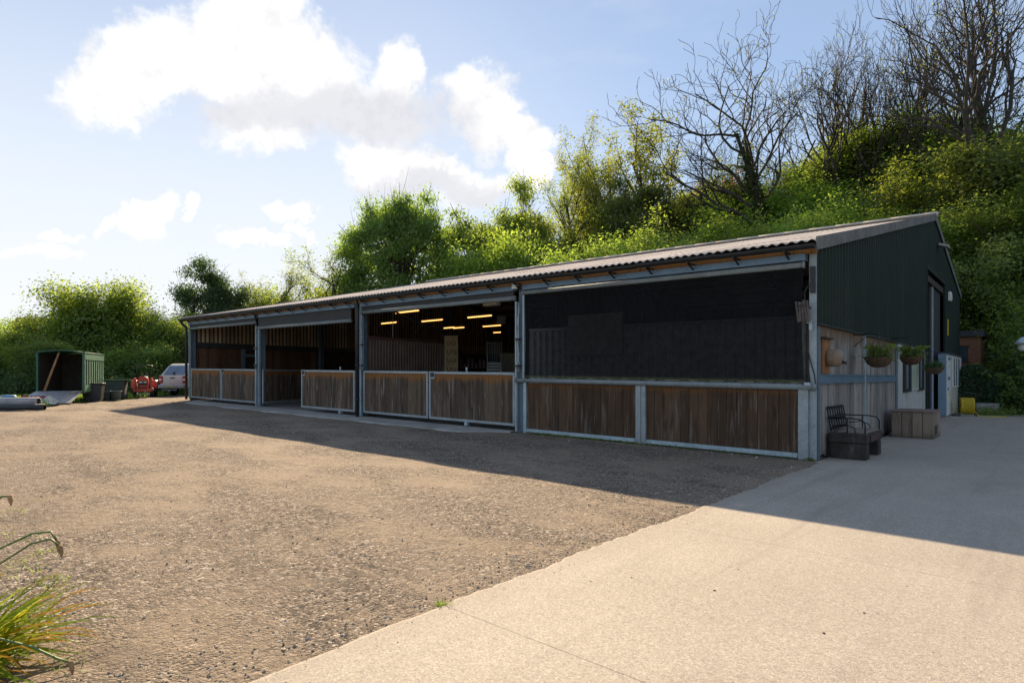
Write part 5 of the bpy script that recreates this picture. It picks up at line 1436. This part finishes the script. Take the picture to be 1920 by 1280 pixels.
m = MB(); m.cbox((0, 0, 0.24), (0.95, 0.42, 0.46)); m.build('trough', simple('grey_stone', (0.25, 0.25, 0.24), 0.9, 0, 0.3, 5, bump=0.5), o, bevel=0.03)
rg = np.random.default_rng(3); P = rg.normal(size=(900, 3)) * np.array([0.5, 0.35, 0.1]) + np.array([0.05, -0.45, 0.12]); V, F = leaf_quads(np.abs(P * [0, 0, 1]) + P * [1, 1, 0], 0.09, rg, 0.4)
c = link(bpy.data.objects.new('plants', np_mesh('trough_plants', V, F, [LF_MID]))); c.parent = o
# brick shed
def mat_brick():
    m, t, b = newmat('red_brick'); v = t.coord(); s = t.sep(v)
    bt = t.node('ShaderNodeTexBrick'); t.put(bt.inputs['Vector'], t.xyz(t.math('ADD', s[0], s[1]), s[2], 0))
    bt.inputs['Scale'].default_value = 4.4; bt.inputs['Color1'].default_value = (0.26, 0.10, 0.05, 1); bt.inputs['Color2'].default_value = (0.36, 0.16, 0.08, 1); bt.inputs['Mortar'].default_value = (0.28, 0.24, 0.2, 1); bt.inputs['Mortar Size'].default_value = 0.012
    c = t.mix(t.math('MULTIPLY', t.noise(v, 1.2, 5), 0.5), bt.outputs[0], (0.15, 0.08, 0.05))
    t.put(b.inputs['Base Color'], c); b.inputs['Roughness'].default_value = 0.9
    return m
o = thing('brick_shed', 'small red brick shed with flat dark roof behind the barn', 'shed', (0, 0, 0))
MB().box(-3.0, 0.82, 25.3, 28.6, -0.1, 3.55).build('wall', mat_brick(), o)
MB().box(-3.15, 0.98, 25.1, 28.8, 3.555, 3.85).build('roof', M_DKSTEEL, o)
wn = MB().box(-1.2, 0.35, 25.27, 25.298, 2.35, 3.05).build('window', M_GLASS, o)
m = MB(); m.box(-1.26, 0.41, 25.255, 25.299, 3.05, 3.12); m.box(-1.26, 0.41, 25.24, 25.299, 2.27, 2.34); m.build('frame', M_DARKWOOD, wn)
# lamp standing just past the right edge
o = thing('yard_lamp', 'pale lantern head on a pole at the right edge of the drive', 'lamp', (3.45, 5.7, -0.05))
MB().tube([(0, 0, 0), (0, 0, 2.75)], 0.045, 10).build('pole', M_DKSTEEL, o)
MB().tube([(0, 0, 2.6), (-0.3, 0.05, 2.62), (-0.58, 0.08, 2.50)], 0.022, 8).build('arm', M_DKSTEEL, o)
m = MB(); m.lathe((-0.60, 0.08, 2.28), [(0.0, 0.24), (0.06, 0.22), (0.16, 0.12), (0.17, 0.08), (0.0, 0.09)], n=16); m.build('shade', M_PALE, o)
m = MB(); m.lathe((-0.60, 0.08, 2.20), [(0.0, 0.16), (0.10, 0.15), (0.11, 0.05), (0.06, 0.0), (0.0, 0.0)], n=16); m.build('globe', simple('lamp_globe', (0.5, 0.55, 0.5), 0.3), o)

# ------------------------------------------------------------------ left background objects
M_GREENP = simple('green_paint', (0.028, 0.12, 0.07), 0.45, 0.0, 0.2, 2, dirt=(0.05, 0.10, 0.06))
M_GREENLIT = simple('sunlit_green_slat', (0.20, 0.38, 0.25), 0.5, 0.0, 0.12, 3)  # trailer green made paler: sunlight on the slatted side put into the colour
M_ALU = simple('ribbed_aluminium', (0.40, 0.41, 0.43), 0.5, 0.3, 0.2, 3, dirt=(0.25, 0.22, 0.19))
tx, ty, tt = px_ground(113, 754)
vd = atan2(-(ty - CAM[1]), -(tx - CAM[0]))        # direction from trailer to camera
# local frame: -y is the open rear (towards the camera), x to the viewer's right
trz = vd + pi / 2 - radians(19)
o = thing('livestock_trailer', 'dark green livestock trailer, its ramp lowered, right side slatted', 'trailer', (tx, ty, tz(tx, ty) - 0.02), trz)
Wd, Ln, Ht, fl = 1.78, 2.7, 2.26, 0.48
m = MB(); m.box(-Wd / 2, Wd / 2, 0.05, Ln, fl - 0.08, fl); m.build('floor', M_DARKWOOD, o)
m = MB(); m.box(-Wd / 2, -Wd / 2 + 0.04, 0.05, Ln, fl, Ht); m.box(-Wd / 2 + 0.04, Wd / 2 - 0.04, Ln - 0.04, Ln, fl, Ht); m.build('body', M_GREENP, o)
m = MB(); m.box(-Wd / 2 + 0.041, Wd / 2 - 0.06, Ln - 0.06, Ln - 0.042, fl, Ht); m.box(-Wd / 2 + 0.041, -Wd / 2 + 0.055, 0.1, Ln - 0.07, fl, Ht - 0.05); m.build('lining', M_DARKWOOD, o)
m = MB(); n = 8
top_ = [(-Wd / 2 - 0.03 + (Wd + 0.06) * k / n, Ht + 0.10 * sin(pi * k / n)) for k in range(n + 1)]
m.prism(top_ + [(p[0], p[1] - 0.04) for p in top_[::-1]], 0.0, Ln + 0.05, 'xz'); m.build('roof', M_GREENP, o)
m = MB(); m.box(Wd / 2 - 0.02, Wd / 2 + 0.02, 0.12, Ln, Ht - 0.32, Ht); m.build('top_panel', M_GREENLIT, o)
m = MB(); m.box(Wd / 2 - 0.02, Wd / 2 + 0.02, 0.12, Ln, fl, fl + 0.3); m.build('lower_panel', M_GREENLIT, o)
for k in range(9):
    y0 = 0.14 + k * (Ln - 0.26) / 8.2
    MB().box(Wd / 2 - 0.004, Wd / 2 + 0.006, y0, y0 + 0.14, fl + 0.30, Ht - 0.32).build('slat', M_GREENLIT, o)
MB().box(Wd / 2 - 0.05, Wd / 2 + 0.03, 0.0, 0.119, fl - 0.05, Ht + 0.02).build('rear_post', M_GREENP, o); MB().box(-Wd / 2 - 0.02, -Wd / 2 + 0.05, 0.0, 0.049, fl - 0.05, Ht + 0.02).build('rear_post', M_GREENP, o)
m = MB()
for k in range(9):
    f0, f1 = k / 9, (k + 1) / 9
    y0, y1 = -0.05 - 1.55 * f0, -0.05 - 1.55 * f1; z0, z1 = fl * (1 - f0) + 0.03, fl * (1 - f1) + 0.03
    m.bar((0 - 0.12 * (f0 + f1) / 2, y0, z0), (-0.12 * (f0 + f1) / 2, y1 + 0.01, z1), Wd * (0.98 + 0.18 * (f0 + f1) / 2), 0.04)
m.build('ramp', M_ALU, o)
MB().bar((0.85, -0.1, 0.52), (0.2, -1.3, 0.30), 0.04, 0.05).build('ramp_stay', M_ALU, o)
for q in (-1, 1):
    for yy in (1.35, 2.15):
        m = MB(); m.lathe((q * (Wd / 2 - 0.02), yy, 0.3), [(0.12, -0.09), (0.27, -0.10), (0.31, -0.06), (0.31, 0.06), (0.27, 0.10), (0.12, 0.09)], 'x', 18); wh = m.build('wheel', M_RUBBER, o)
        m = MB(); m.lathe((q * (Wd / 2 - 0.02), yy, 0.3), [(0.0, 0.07), (0.16, 0.06), (0.17, 0.0), (0.16, -0.06), (0.0, -0.07)], 'x', 14); m.build('rim', M_GALV, wh)
m = MB(); m.bar((0, Ln, fl - 0.1), (0, Ln + 1.2, fl - 0.05), 0.1, 0.1); m.build('drawbar', M_DKSTEEL, o)
# leaning pole in the trailer mouth
def local(o_, p): return Matrix.Translation(o_.location) @ Matrix.Rotation(o_.rotation_euler[2], 4, 'Z') @ Vector(p)
p0 = local(o, (-0.55, -0.12, 0.53)); p1 = local(o, (-0.08, 0.10, 2.24))
tag(MB().tube([p0, p0.lerp(p1, 0.5) + Vector((0, 0, 0.02)), p1], [0.055, 0.045, 0.04], 8).build('wooden_pole', simple('orange_wood', (0.36, 0.19, 0.09), 0.7, 0, 0.4, 4)), 'orange wooden pole leaning in the trailer mouth', 'pole')
# crumpled white sack on ramp end
p = local(o, (0.12, -1.45, 0.0))
m = MB(); rr = random.Random(2)
vs = []; n = 10
m.lathe((0, 0, 0), [(0.36, 0.0), (0.33, 0.07), (0.2, 0.16), (0.1, 0.30), (0.05, 0.36), (0.0, 0.37)], n=n)
m.v = [(a + rr.uniform(-0.05, 0.05), b_ + rr.uniform(-0.05, 0.05), max(0, c_ + rr.uniform(-0.03, 0.03))) for (a, b_, c_) in m.v]
tag(m.build('feed_sack', simple('white_sack', (0.62, 0.58, 0.52), 0.8, 0, 0.2, 5), loc=(p.x, p.y, tz(p.x, p.y))), 'crumpled white sack at the foot of the trailer ramp', 'sack')
def at_px(px, py): x, y, t = px_ground(px, py); return x, y, tz(x, y), t
# black bin with white label
x, y, z, t = at_px(172, 752)
o = thing('storage_bin', 'black lidded bin with a white label beside the trailer', 'bin', (x, y, z - 0.02), trz + 0.1)
m = MB(); m.prism([(-0.33, 0.0), (0.33, 0.0), (0.40, 0.80), (-0.40, 0.80)], 0, 0.7, 'xz'); m.build('body', M_BLACK, o, bevel=0.02)
MB().box(-0.43, 0.43, -0.03, 0.74, 0.802, 0.87).build('lid', M_BLACK, o, bevel=0.02)
MB().box(-0.33, -0.08, -0.030, -0.012, 0.42, 0.62).build('label_plate', M_WHITEPL, o)
m = MB(); m.box(-0.30, -0.12, -0.034, -0.031, 0.53, 0.545); m.box(-0.30, -0.15, -0.034, -0.031, 0.49, 0.505); m.build('label_print', M_STEEL, o)
# dark board table behind bins
x, y, z, t = at_px(205, 748)
o = thing('water_tank', 'large dark water tank with a flat lid behind the grey tubs', 'tank', (x - 0.5, y + 0.25, z - 0.02), trz + 0.1)
MB().box(-0.75, 0.55, 0, 0.9, 0.0, 0.95).build('body', simple('dark_tank', (0.035, 0.05, 0.055), 0.6, 0, 0.3, 4), o, bevel=0.05); MB().box(-0.82, 0.78, -0.05, 0.95, 0.955, 0.99).build('lid', M_GREENP, o)
for (px, lab, h) in ((199, 'left grey tub by the black bin', 0.42), (217, 'right grey tub by the black bin', 0.45)):
    x, y, z, t = at_px(px, 749)
    m = MB(); m.lathe((0, 0, 0), [(0.0, 0.005), (0.19, 0.0), (0.25, h), (0.27, h), (0.27, h - 0.03), (0.235, h - 0.03), (0.18, 0.03), (0, 0.03)], n=18)
    tag(m.build('grey_tub', simple('grey_tub', (0.19, 0.22, 0.25), 0.6, 0, 0.2, 4), loc=(x, y, z - 0.01)), lab, 'tub', 'grey tubs by the trailer')
# pipes, trough
x, y, z, t = at_px(12, 768)
for (dz, yo, r_, col, lab, ln) in ((0.11, 0.0, 0.11, (0.04, 0.045, 0.05), 'long dark pipe lying lowest at the yard edge', 1.9), (0.30, 0.25, 0.16, (0.34, 0.33, 0.34), 'fat grey pipe lying behind the dark one', 1.25)):
    m = MB(); a = trz - 0.12
    m.lathe((0, 0, 0), [(r_ * 0.85, -ln / 2), (r_, -ln / 2), (r_, ln / 2), (r_ * 0.85, ln / 2)], 'x', 16)
    oo = tag(m.build('drain_pipe', simple('pipe_%d' % int(dz * 100), col, 0.6, 0, 0.25, 4), loc=(x + 0.3 * cos(a) - yo * sin(a) * 1, y + 0.3 * sin(a) + yo * cos(a), z + dz - 0.02)), lab, 'pipe', 'pipes lying at the yard edge'); oo.rotation_euler[2] = a
x, y, z, t = at_px(2, 766)
m = MB(); m.lathe((0, 0, 0), [(0, 0), (0.2, 0.0), (0.24, 0.48), (0.2, 0.5), (0, 0.5)], n=16); tag(m.build('blue_drum', simple('blue_plastic', (0.05, 0.22, 0.42), 0.5, 0, 0.2, 4), loc=(x - 0.2, y + 0.25, z)), 'blue plastic drum cut by the left edge', 'drum')
x, y, z, t = at_px(62, 757)
o = thing('feed_trough', 'red metal feed trough lying left of the trailer ramp', 'trough', (x - 0.3, y + 0.1, z - 0.02), trz)
m = MB(); m.prism([(-0.45, 0.0), (0.45, 0.0), (0.5, 0.38), (0.46, 0.38), (0.42, 0.04), (-0.42, 0.04), (-0.46, 0.38), (-0.5, 0.38)], 0, 0.5, 'xz'); m.box(-0.42, 0.42, 0.0, 0.02, 0.04, 0.34); m.build('body', simple('red_trough', (0.30, 0.025, 0.04), 0.5, 0, 0.25, 5), o)
m = MB()
for k in range(6): m.box(-0.4 + 0.14 * k, -0.36 + 0.14 * k, -0.015, 0.0, 0.05, 0.37)
m.build('ribs', simple('red_rib', (0.35, 0.04, 0.05), 0.5), o)

# tractor (front faces the camera) ---------------------------------
x, y, z, t = at_px(268, 744)
va = atan2(CAM[1] - y, CAM[0] - x)
o = thing('compact_tractor', 'small red tractor with loader arms, parked facing the camera', 'tractor', (x, y, z - 0.02), va + pi / 2 - 0.06)
o.scale = (0.80,) * 3
M_RED = simple('red_paint_gloss', (0.50, 0.045, 0.018), 0.35, 0, 0.15, 3)
# local: -y = front
m = MB(); m.prism([(-0.29, 0.62), (0.29, 0.62), (0.30, 1.15), (0.24, 1.36), (0.10, 1.42), (-0.10, 1.42), (-0.24, 1.36), (-0.30, 1.15)], 0.0, 1.35, 'xz'); m.build('bonnet', M_RED, o, bevel=0.03)
m = MB(); m.prism([(-0.25, 0.66), (0.25, 0.66), (0.24, 1.08), (0.16, 1.12), (-0.16, 1.12), (-0.24, 1.08)], -0.02, -0.004, 'xz'); m.build('grille', M_BLACK, o)
m = MB(); m.box(-0.22, 0.22, -0.03, -0.021, 0.70, 0.80); m.build('badge', M_RED, o)
for q in (-0.13, 0.13):
    m = MB(); m.box(q - 0.09, q + 0.09, -0.035, -0.021, 0.98, 1.07); m.build('headlight', simple('lamp_glass', (0.6, 0.6, 0.58), 0.2), o, bevel=0.01)
m = MB(); m.box(-0.5, 0.5, 0.25, 0.4, 0.34, 0.46); m.box(-0.2, 0.2, 0.0, 2.2, 0.36, 0.62); m.build('chassis', M_DKSTEEL, o)
for q in (-1, 1):
    m = MB(); m.lathe((q * 0.5, 0.33, 0.32), [(0.13, -0.10), (0.27, -0.11), (0.32, -0.07), (0.32, 0.07), (0.27, 0.11), (0.13, 0.10)], 'x', 18); wh = m.build('front_wheel', M_RUBBER, o)
    m = MB(); m.lathe((q * 0.5, 0.33, 0.32), [(0, 0.06), (0.16, 0.07), (0.17, 0.0), (0.16, -0.07), (0, -0.06)], 'x', 14); m.build('rim', M_WHITEPL, wh)
    m = MB(); m.lathe((q * 0.62, 1.75, 0.54), [(0.25, -0.15), (0.46, -0.17), (0.54, -0.11), (0.54, 0.11), (0.46, 0.17), (0.25, 0.15)], 'x', 22); wh = m.build('rear_wheel', M_RUBBER, o)
    m = MB(); m.lathe((q * 0.62, 1.75, 0.54), [(0, 0.09), (0.28, 0.11), (0.29, 0.0), (0.28, -0.11), (0, -0.09)], 'x', 16); m.build('rim', M_WHITEPL, wh)
    m = MB(); m.lathe((q * 0.62, 1.75, 0.62), [(0.50, -0.17), (0.55, -0.16), (0.55, 0.16), (0.50, 0.17)], 'x', 14, pi); m.build('mudguard', M_RED, o)
    m = MB(); m.bar((q * 0.50, 0.95, 1.25), (q * 0.50, 0.0, 1.22), 0.10, 0.14); m.bar((q * 0.50, 0.0, 1.27), (q * 0.50, -0.30, 0.50), 0.10, 0.14); m.bar((q * 0.5, 0.95, 0.55), (q * 0.5, 0.95, 1.3), 0.10, 0.14); m.build('loader_arm', M_RED, o)
m = MB(); m.bar((-0.56, -0.30, 0.50), (0.56, -0.30, 0.50), 0.08, 0.14); m.bar((-0.5, -0.3, 0.42), (0.5, -0.3, 0.42), 0.06, 0.06); m.build('cross_bar', M_RED, o)
m = MB(); m.bar((-0.35, -0.40, 0.24), (0.12, -0.36, 0.22), 0.05, 0.04); m.bar((0.06, -0.38, 0.18), (0.16, -0.34, 0.46), 0.05, 0.04); m.bar((0.2, -0.38, 0.12), (0.42, -0.34, 0.30), 0.05, 0.04); m.build('linkage', M_GALV, o)
m = MB(); m.tube([(-0.48, 1.7, 0.9), (-0.48, 1.75, 2.1), (-0.42, 1.75, 2.18), (0.42, 1.75, 2.18), (0.48, 1.75, 2.1), (0.48, 1.7, 0.9)], 0.035, 8); m.build('roll_bar', M_BLACK, o)
m = MB(); m.cbox((0, 1.6, 1.0), (0.45, 0.42, 0.12)); m.cbox((0, 1.82, 1.25), (0.42, 0.1, 0.42)); m.build('seat', M_BLACK, o, bevel=0.04)
m = MB(); m.tube([(0, 1.15, 1.3 + 0.0), (0, 1.3, 1.5)], 0.025, 6); m.lathe((0, 1.3, 1.5), [(0.17, 0.0), (0.19, 0.015), (0.17, 0.03)], n=18); m.cbox((0, 1.2, 1.43), (0.4, 0.2, 0.22)); m.build('steering', M_BLACK, o)

# pickup (rear towards the camera) ---------------------------------
x, y, z, t = at_px(326, 741)
o = thing('pickup_truck', 'silver pickup with a hard rear canopy, half hidden by the barn corner', 'pickup', (x - 0.2, y - 0.05, z - 0.02), radians(32))
# local: +y = forward, origin at rear bumper centre on the ground. rotated so forward = -X
M_SILV = simple('silver_paint', (0.55, 0.53, 0.50), 0.35, 0.25, 0.08, 2)
HW = 0.91
def loft(secs, name, mat, parent, bevel=0.0):
    m = MB(); n = len(secs[0]); vs = [p for s_ in secs for p in s_]; fs = []
    for i in range(len(secs) - 1):
        for k in range(n):
            k2 = (k + 1) % n; fs.append((i * n + k, i * n + k2, (i + 1) * n + k2, (i + 1) * n + k))
    fs.append(tuple(range(n - 1, -1, -1))); fs.append(tuple((len(secs) - 1) * n + k for k in range(n)))
    m.add(vs, fs); return m.build(name, mat, parent, bevel=bevel)
def sec(y, w, zb, zt, sh=0.06): return [(-w + sh, y, zb), (w - sh, y, zb), (w, y, zb + 0.15), (w, y, zt - 0.12), (w - sh, y, zt), (-w + sh, y, zt), (-w, y, zt - 0.12), (-w, y, zb + 0.15)]
loft([sec(0.10, 0.86, 0.58, 1.16), sec(0.25, HW, 0.50, 1.18), sec(3.4, HW, 0.48, 1.16), sec(4.0, HW, 0.50, 1.08), sec(5.0, 0.88, 0.55, 1.0), sec(5.2, 0.78, 0.6, 0.9)], 'body', M_SILV, o, 0.03)
def sec2(y, w, wt, zb, zt): return [(-w, y, zb), (w, y, zb), (wt + 0.02, y, zt - 0.08), (wt - 0.10, y, zt), (-wt + 0.10, y, zt), (-wt - 0.02, y, zt - 0.08)]
def sec2y(yb, yt, w, wt, zb, zt): return [(-w, yb, zb), (w, yb, zb), (wt + 0.02, yt, zt - 0.08), (wt - 0.10, yt, zt), (-wt + 0.10, yt, zt), (-wt - 0.02, yt, zt - 0.08)]
loft([sec2y(0.14, 0.62, 0.84, 0.68, 1.165, 1.80), sec2y(0.4, 0.9, 0.88, 0.71, 1.17, 1.88), sec2(3.2, 0.88, 0.70, 1.15, 1.86), sec2y(4.1, 3.45, 0.86, 0.64, 1.08, 1.76)], 'canopy', M_SILV, o, 0.03)
m = MB(); vs = [(-0.66, 0.165, 1.22), (0.66, 0.165, 1.22), (0.55, 0.535, 1.73), (-0.55, 0.535, 1.73)]
vs2 = [(a, b_ + 0.03, c_) for a, b_, c_ in vs]; m.add(vs + vs2, [(0, 1, 2, 3), (4, 7, 6, 5), (0, 4, 5, 1), (1, 5, 6, 2), (2, 6, 7, 3), (3, 7, 4, 0)]); m.build('rear_window', M_TINT, o)
m = MB(); m.tube([(0.0, 0.17, 1.27), (-0.02, 0.25, 1.40)], 0.03, 6); m.cbox((0, 0.16, 1.27), (0.14, 0.03, 0.05)); m.build('wiper_lock', M_BLACK, o)
m = MB(); m.box(-0.62, 0.62, 0.075, 0.099, 0.66, 1.10); m.build('tailgate', M_SILV, o, bevel=0.015)
m = MB(); m.box(-0.14, 0.14, 0.06, 0.0745, 1.0, 1.06); m.build('tailgate_handle', M_BLACK, o)
for q in (-1, 1):
    m = MB(); m.cbox((q * 0.775, 0.115, 0.93), (0.24, 0.15, 0.42)); tl = m.build('tail_light', simple('red_lens', (0.42, 0.012, 0.012), 0.25, 0, 0.1), o, bevel=0.04)
    m = MB(); m.cbox((q * 0.775, 0.037, 0.93), (0.18, 0.012, 0.10)); m.build('lens_clear', M_WHITEPL, tl)
m = MB(); m.cbox((0, -0.02, 0.52), (1.72, 0.22, 0.20)); m.build('bumper', M_ALU, o, bevel=0.04)
MB().box(-0.26, 0.26, -0.145, -0.133, 0.46, 0.57).build('number_plate', simple('plate', (0.5, 0.42, 0.12), 0.5, 0, 0.05), o)
m = MB(); m.bar((-0.45, -0.16, 0.34), (0.45, -0.16, 0.34), 0.06, 0.06); m.bar((0, -0.2, 0.2), (0, -0.16, 0.36), 0.05, 0.05); m.build('tow_bar', M_GALV, o)
for q in (-1, 1):
    for yy in (1.15, 4.2):
        m = MB(); m.lathe((q * 0.78, yy, 0.37), [(0.2, -0.11), (0.34, -0.12), (0.37, -0.09), (0.37, 0.09), (0.34, 0.12), (0.2, 0.11)], 'x', 20); wh = m.build('wheel', M_RUBBER, o)
        m = MB(); m.lathe((q * 0.78, yy, 0.37), [(0, 0.09), (0.22, 0.10), (0.23, 0), (0.22, -0.10), (0, -0.09)], 'x', 16); m.build('rim', M_ALU, wh)
    m = MB(); m.prism([(0.95, 1.25), (2.0, 1.25), (1.9, 1.68), (1.15, 1.68)], q * 0.80 - 0.03, q * 0.80 + 0.03, 'yz')
    m.v = [(a - q * 0.16 * (c_ - 1.25) / 0.43 + q * 0.045, b_, c_) for (a, b_, c_) in m.v]
    m.build('side_window', M_TINT, o)

# far house roof between bushes
x, y = px_at(72, 95)
o = thing('distant_house', 'low distant house with an orange tiled roof behind the left bushes', 'house', (x, y, tz(x, y)), YAW + 0.3)
MB().box(-3.5, 3.5, 0, 5, 0, 8.3).build('wall', M_WHITEPANEL, o)
m = MB(); m.prism([(-0.4, 8.2), (5.4, 8.2), (2.5, 9.9)], -3.8, 3.8, 'yz'); m.build('roof', simple('orange_tile', (0.35, 0.16, 0.09), 0.85, 0, 0.25, 6), o)

# daffodils at the bottom left -------------------------------------
def daffodils():
    rg = np.random.default_rng(15)
    bx, by = px_at(-95, 3.15); bz = slope(bx) - 0.03
    o = thing('daffodil_clump', 'clump of daffodil leaves yellowing at the tips, lower left corner', 'plant', (bx, by, bz))
    m, t, b = newmat('daffodil_leaf'); isl = t.island(); v = t.coord()
    s = t.sep(v)
    rx, ry = cos(YAW), sin(YAW)
    out = t.vmath('LENGTH', t.scale(v, (1, 1, 0.6)))
    tip = t.ss(t.math('ADD', out, t.math('MULTIPLY', t.math('SUBTRACT', isl, 0.5), 0.6)), 0.50, 0.72)
    c = t.ramp(isl, [(0, (0.14, 0.25, 0.04)), (0.6, (0.28, 0.38, 0.05)), (1.0, (0.55, 0.47, 0.06))])
    c = t.mix(t.math('MULTIPLY', tip, 0.85), c, (0.50, 0.25, 0.05))
    df = t.node('ShaderNodeBsdfDiffuse'); tl = t.node('ShaderNodeBsdfTranslucent'); t.put(df.inputs[0], c); t.put(tl.inputs[0], t.mix(1.0, c, (1.3, 1.2, 0.7), 'MULTIPLY'))
    mx = t.node('ShaderNodeMixShader'); mx.inputs[0].default_value = 0.6; t.l.new(df.outputs[0], mx.inputs[1]); t.l.new(tl.outputs[0], mx.inputs[2]); t.l.new(mx.outputs[0], t.n['Material Output'].inputs[0])
    V = []; F = []
    R = np.array([rx, ry, 0]); Fw = np.array([-ry, rx, 0])
    for k in range(230):
        a = rg.uniform(-1.5, 1.5) if k % 3 else rg.uniform(-pi, pi); d = R * cos(a) + Fw * sin(a) * 0.9
        ln = rg.uniform(0.36, 0.76); el0 = rg.uniform(0.6, 1.35); w = rg.uniform(0.011, 0.020)
        p = d * rg.uniform(0, 0.10) + R * rg.uniform(-0.1, 0.08) + Fw * rg.normal() * 0.12; side = np.cross(d, [0, 0, 1]); n = 7; b0 = len(V)
        for i in range(n + 1):
            f = i / n; e = el0 - f * rg.uniform(0.9, 1.5) ; ww = w * (1 - f ** 3) + 0.001
            V.append(p - side * ww); V.append(p + side * ww); p = p + (d * cos(e) + np.array([0, 0, 1]) * sin(e)) * ln / n; p[2] = max(p[2], 0.02)
        for i in range(n): F.append((b0 + 2 * i, b0 + 2 * i + 1, b0 + 2 * i + 3, b0 + 2 * i + 2))
    c = link(bpy.data.objects.new('leaves', np_mesh('daffodil_leaves', np.array(V), np.array(F), [m]))); c.parent = o
    ms = simple('stem_green', (0.10, 0.17, 0.04), 0.6); mh = simple('dead_flower', (0.30, 0.19, 0.10), 0.9, 0, 0.3, 20)
    inv = Matrix.Translation(o.location).inverted()
    for (pxs) in ([(-70, 1090, 3.4), (0, 1028, 3.5), (60, 1000, 3.55), (95, 996, 3.55), (106, 1012, 3.55)], [(-70, 1120, 3.4), (0, 1056, 3.45), (60, 1018, 3.5), (95, 1010, 3.5), (110, 1022, 3.5)], [(-90, 1200, 3.0), (0, 1197, 3.0), (60, 1212, 3.0), (110, 1235, 3.0), (128, 1240, 3.0)], [(-80, 1020, 3.5), (-20, 945, 3.6), (5, 930, 3.6), (14, 930, 3.6)]):
        pts = []
        for (a, b_, tt_) in pxs:
            X, Y = px_at(a, tt_); pts.append(inv @ Vector((X, Y, max(z_at(b_, tt_), bz + 0.01))))
        st = MB().tube(pts, 0.006, 6).build('stem', ms, o)
        q = pts[-1]; q0 = pts[-2]; d = (q - q0).normalized()
        mm = MB(); mm.tube([q, q + d * 0.015, q + d * 0.02 + Vector((0, 0, -0.03)), q + d * 0.022 + Vector((0, 0, -0.055))], [0.008, 0.014, 0.011, 0.003], 7); mm.build('flower_head', mh, st)
daffodils()
# green tufts in the gravel near the plant and a tuft on the concrete edge
def tufts():
    rg = np.random.default_rng(6); G = []; Fq = []
    spots = [(60, 1010), (90, 1030), (40, 1050), (110, 1085), (70, 1035), (30, 955), (20, 1070), (120, 1240), (100, 1090), (824, 1132), (826, 1131), (829, 1133), (12, 1000), (55, 1065)]
    for (px, py) in spots:
        x, y, t = px_ground(px, py); n = 26 if px < 400 else 25
        for k in range(n):
            X = x + rg.normal() * (0.10 if px < 400 else 0.02); Y = y + rg.normal() * (0.06 if px < 400 else 0.012); z = slope(X) - 0.012; h = rg.uniform(0.008, 0.03 if px < 400 else 0.04); th = rg.uniform(0, 6.28); w = 0.004
            dx, dy = cos(th) * w, sin(th) * w; ex, ey = rg.normal(size=2) * h; b = len(G)
            G += [(X - dx, Y - dy, z), (X + dx, Y + dy, z), (X + ex + dx * .3, Y + ey + dy * .3, z + h), (X + ex - dx * .3, Y + ey - dy * .3, z + h)]; Fq.append((b, b + 1, b + 2, b + 3))
    tag(link(bpy.data.objects.new('gravel_weeds', np_mesh('gravel_weeds', np.array(G), np.array(Fq), [LF_MID]))), 'tiny green weeds sprouting through the gravel', 'weeds', kind='stuff')
tufts()
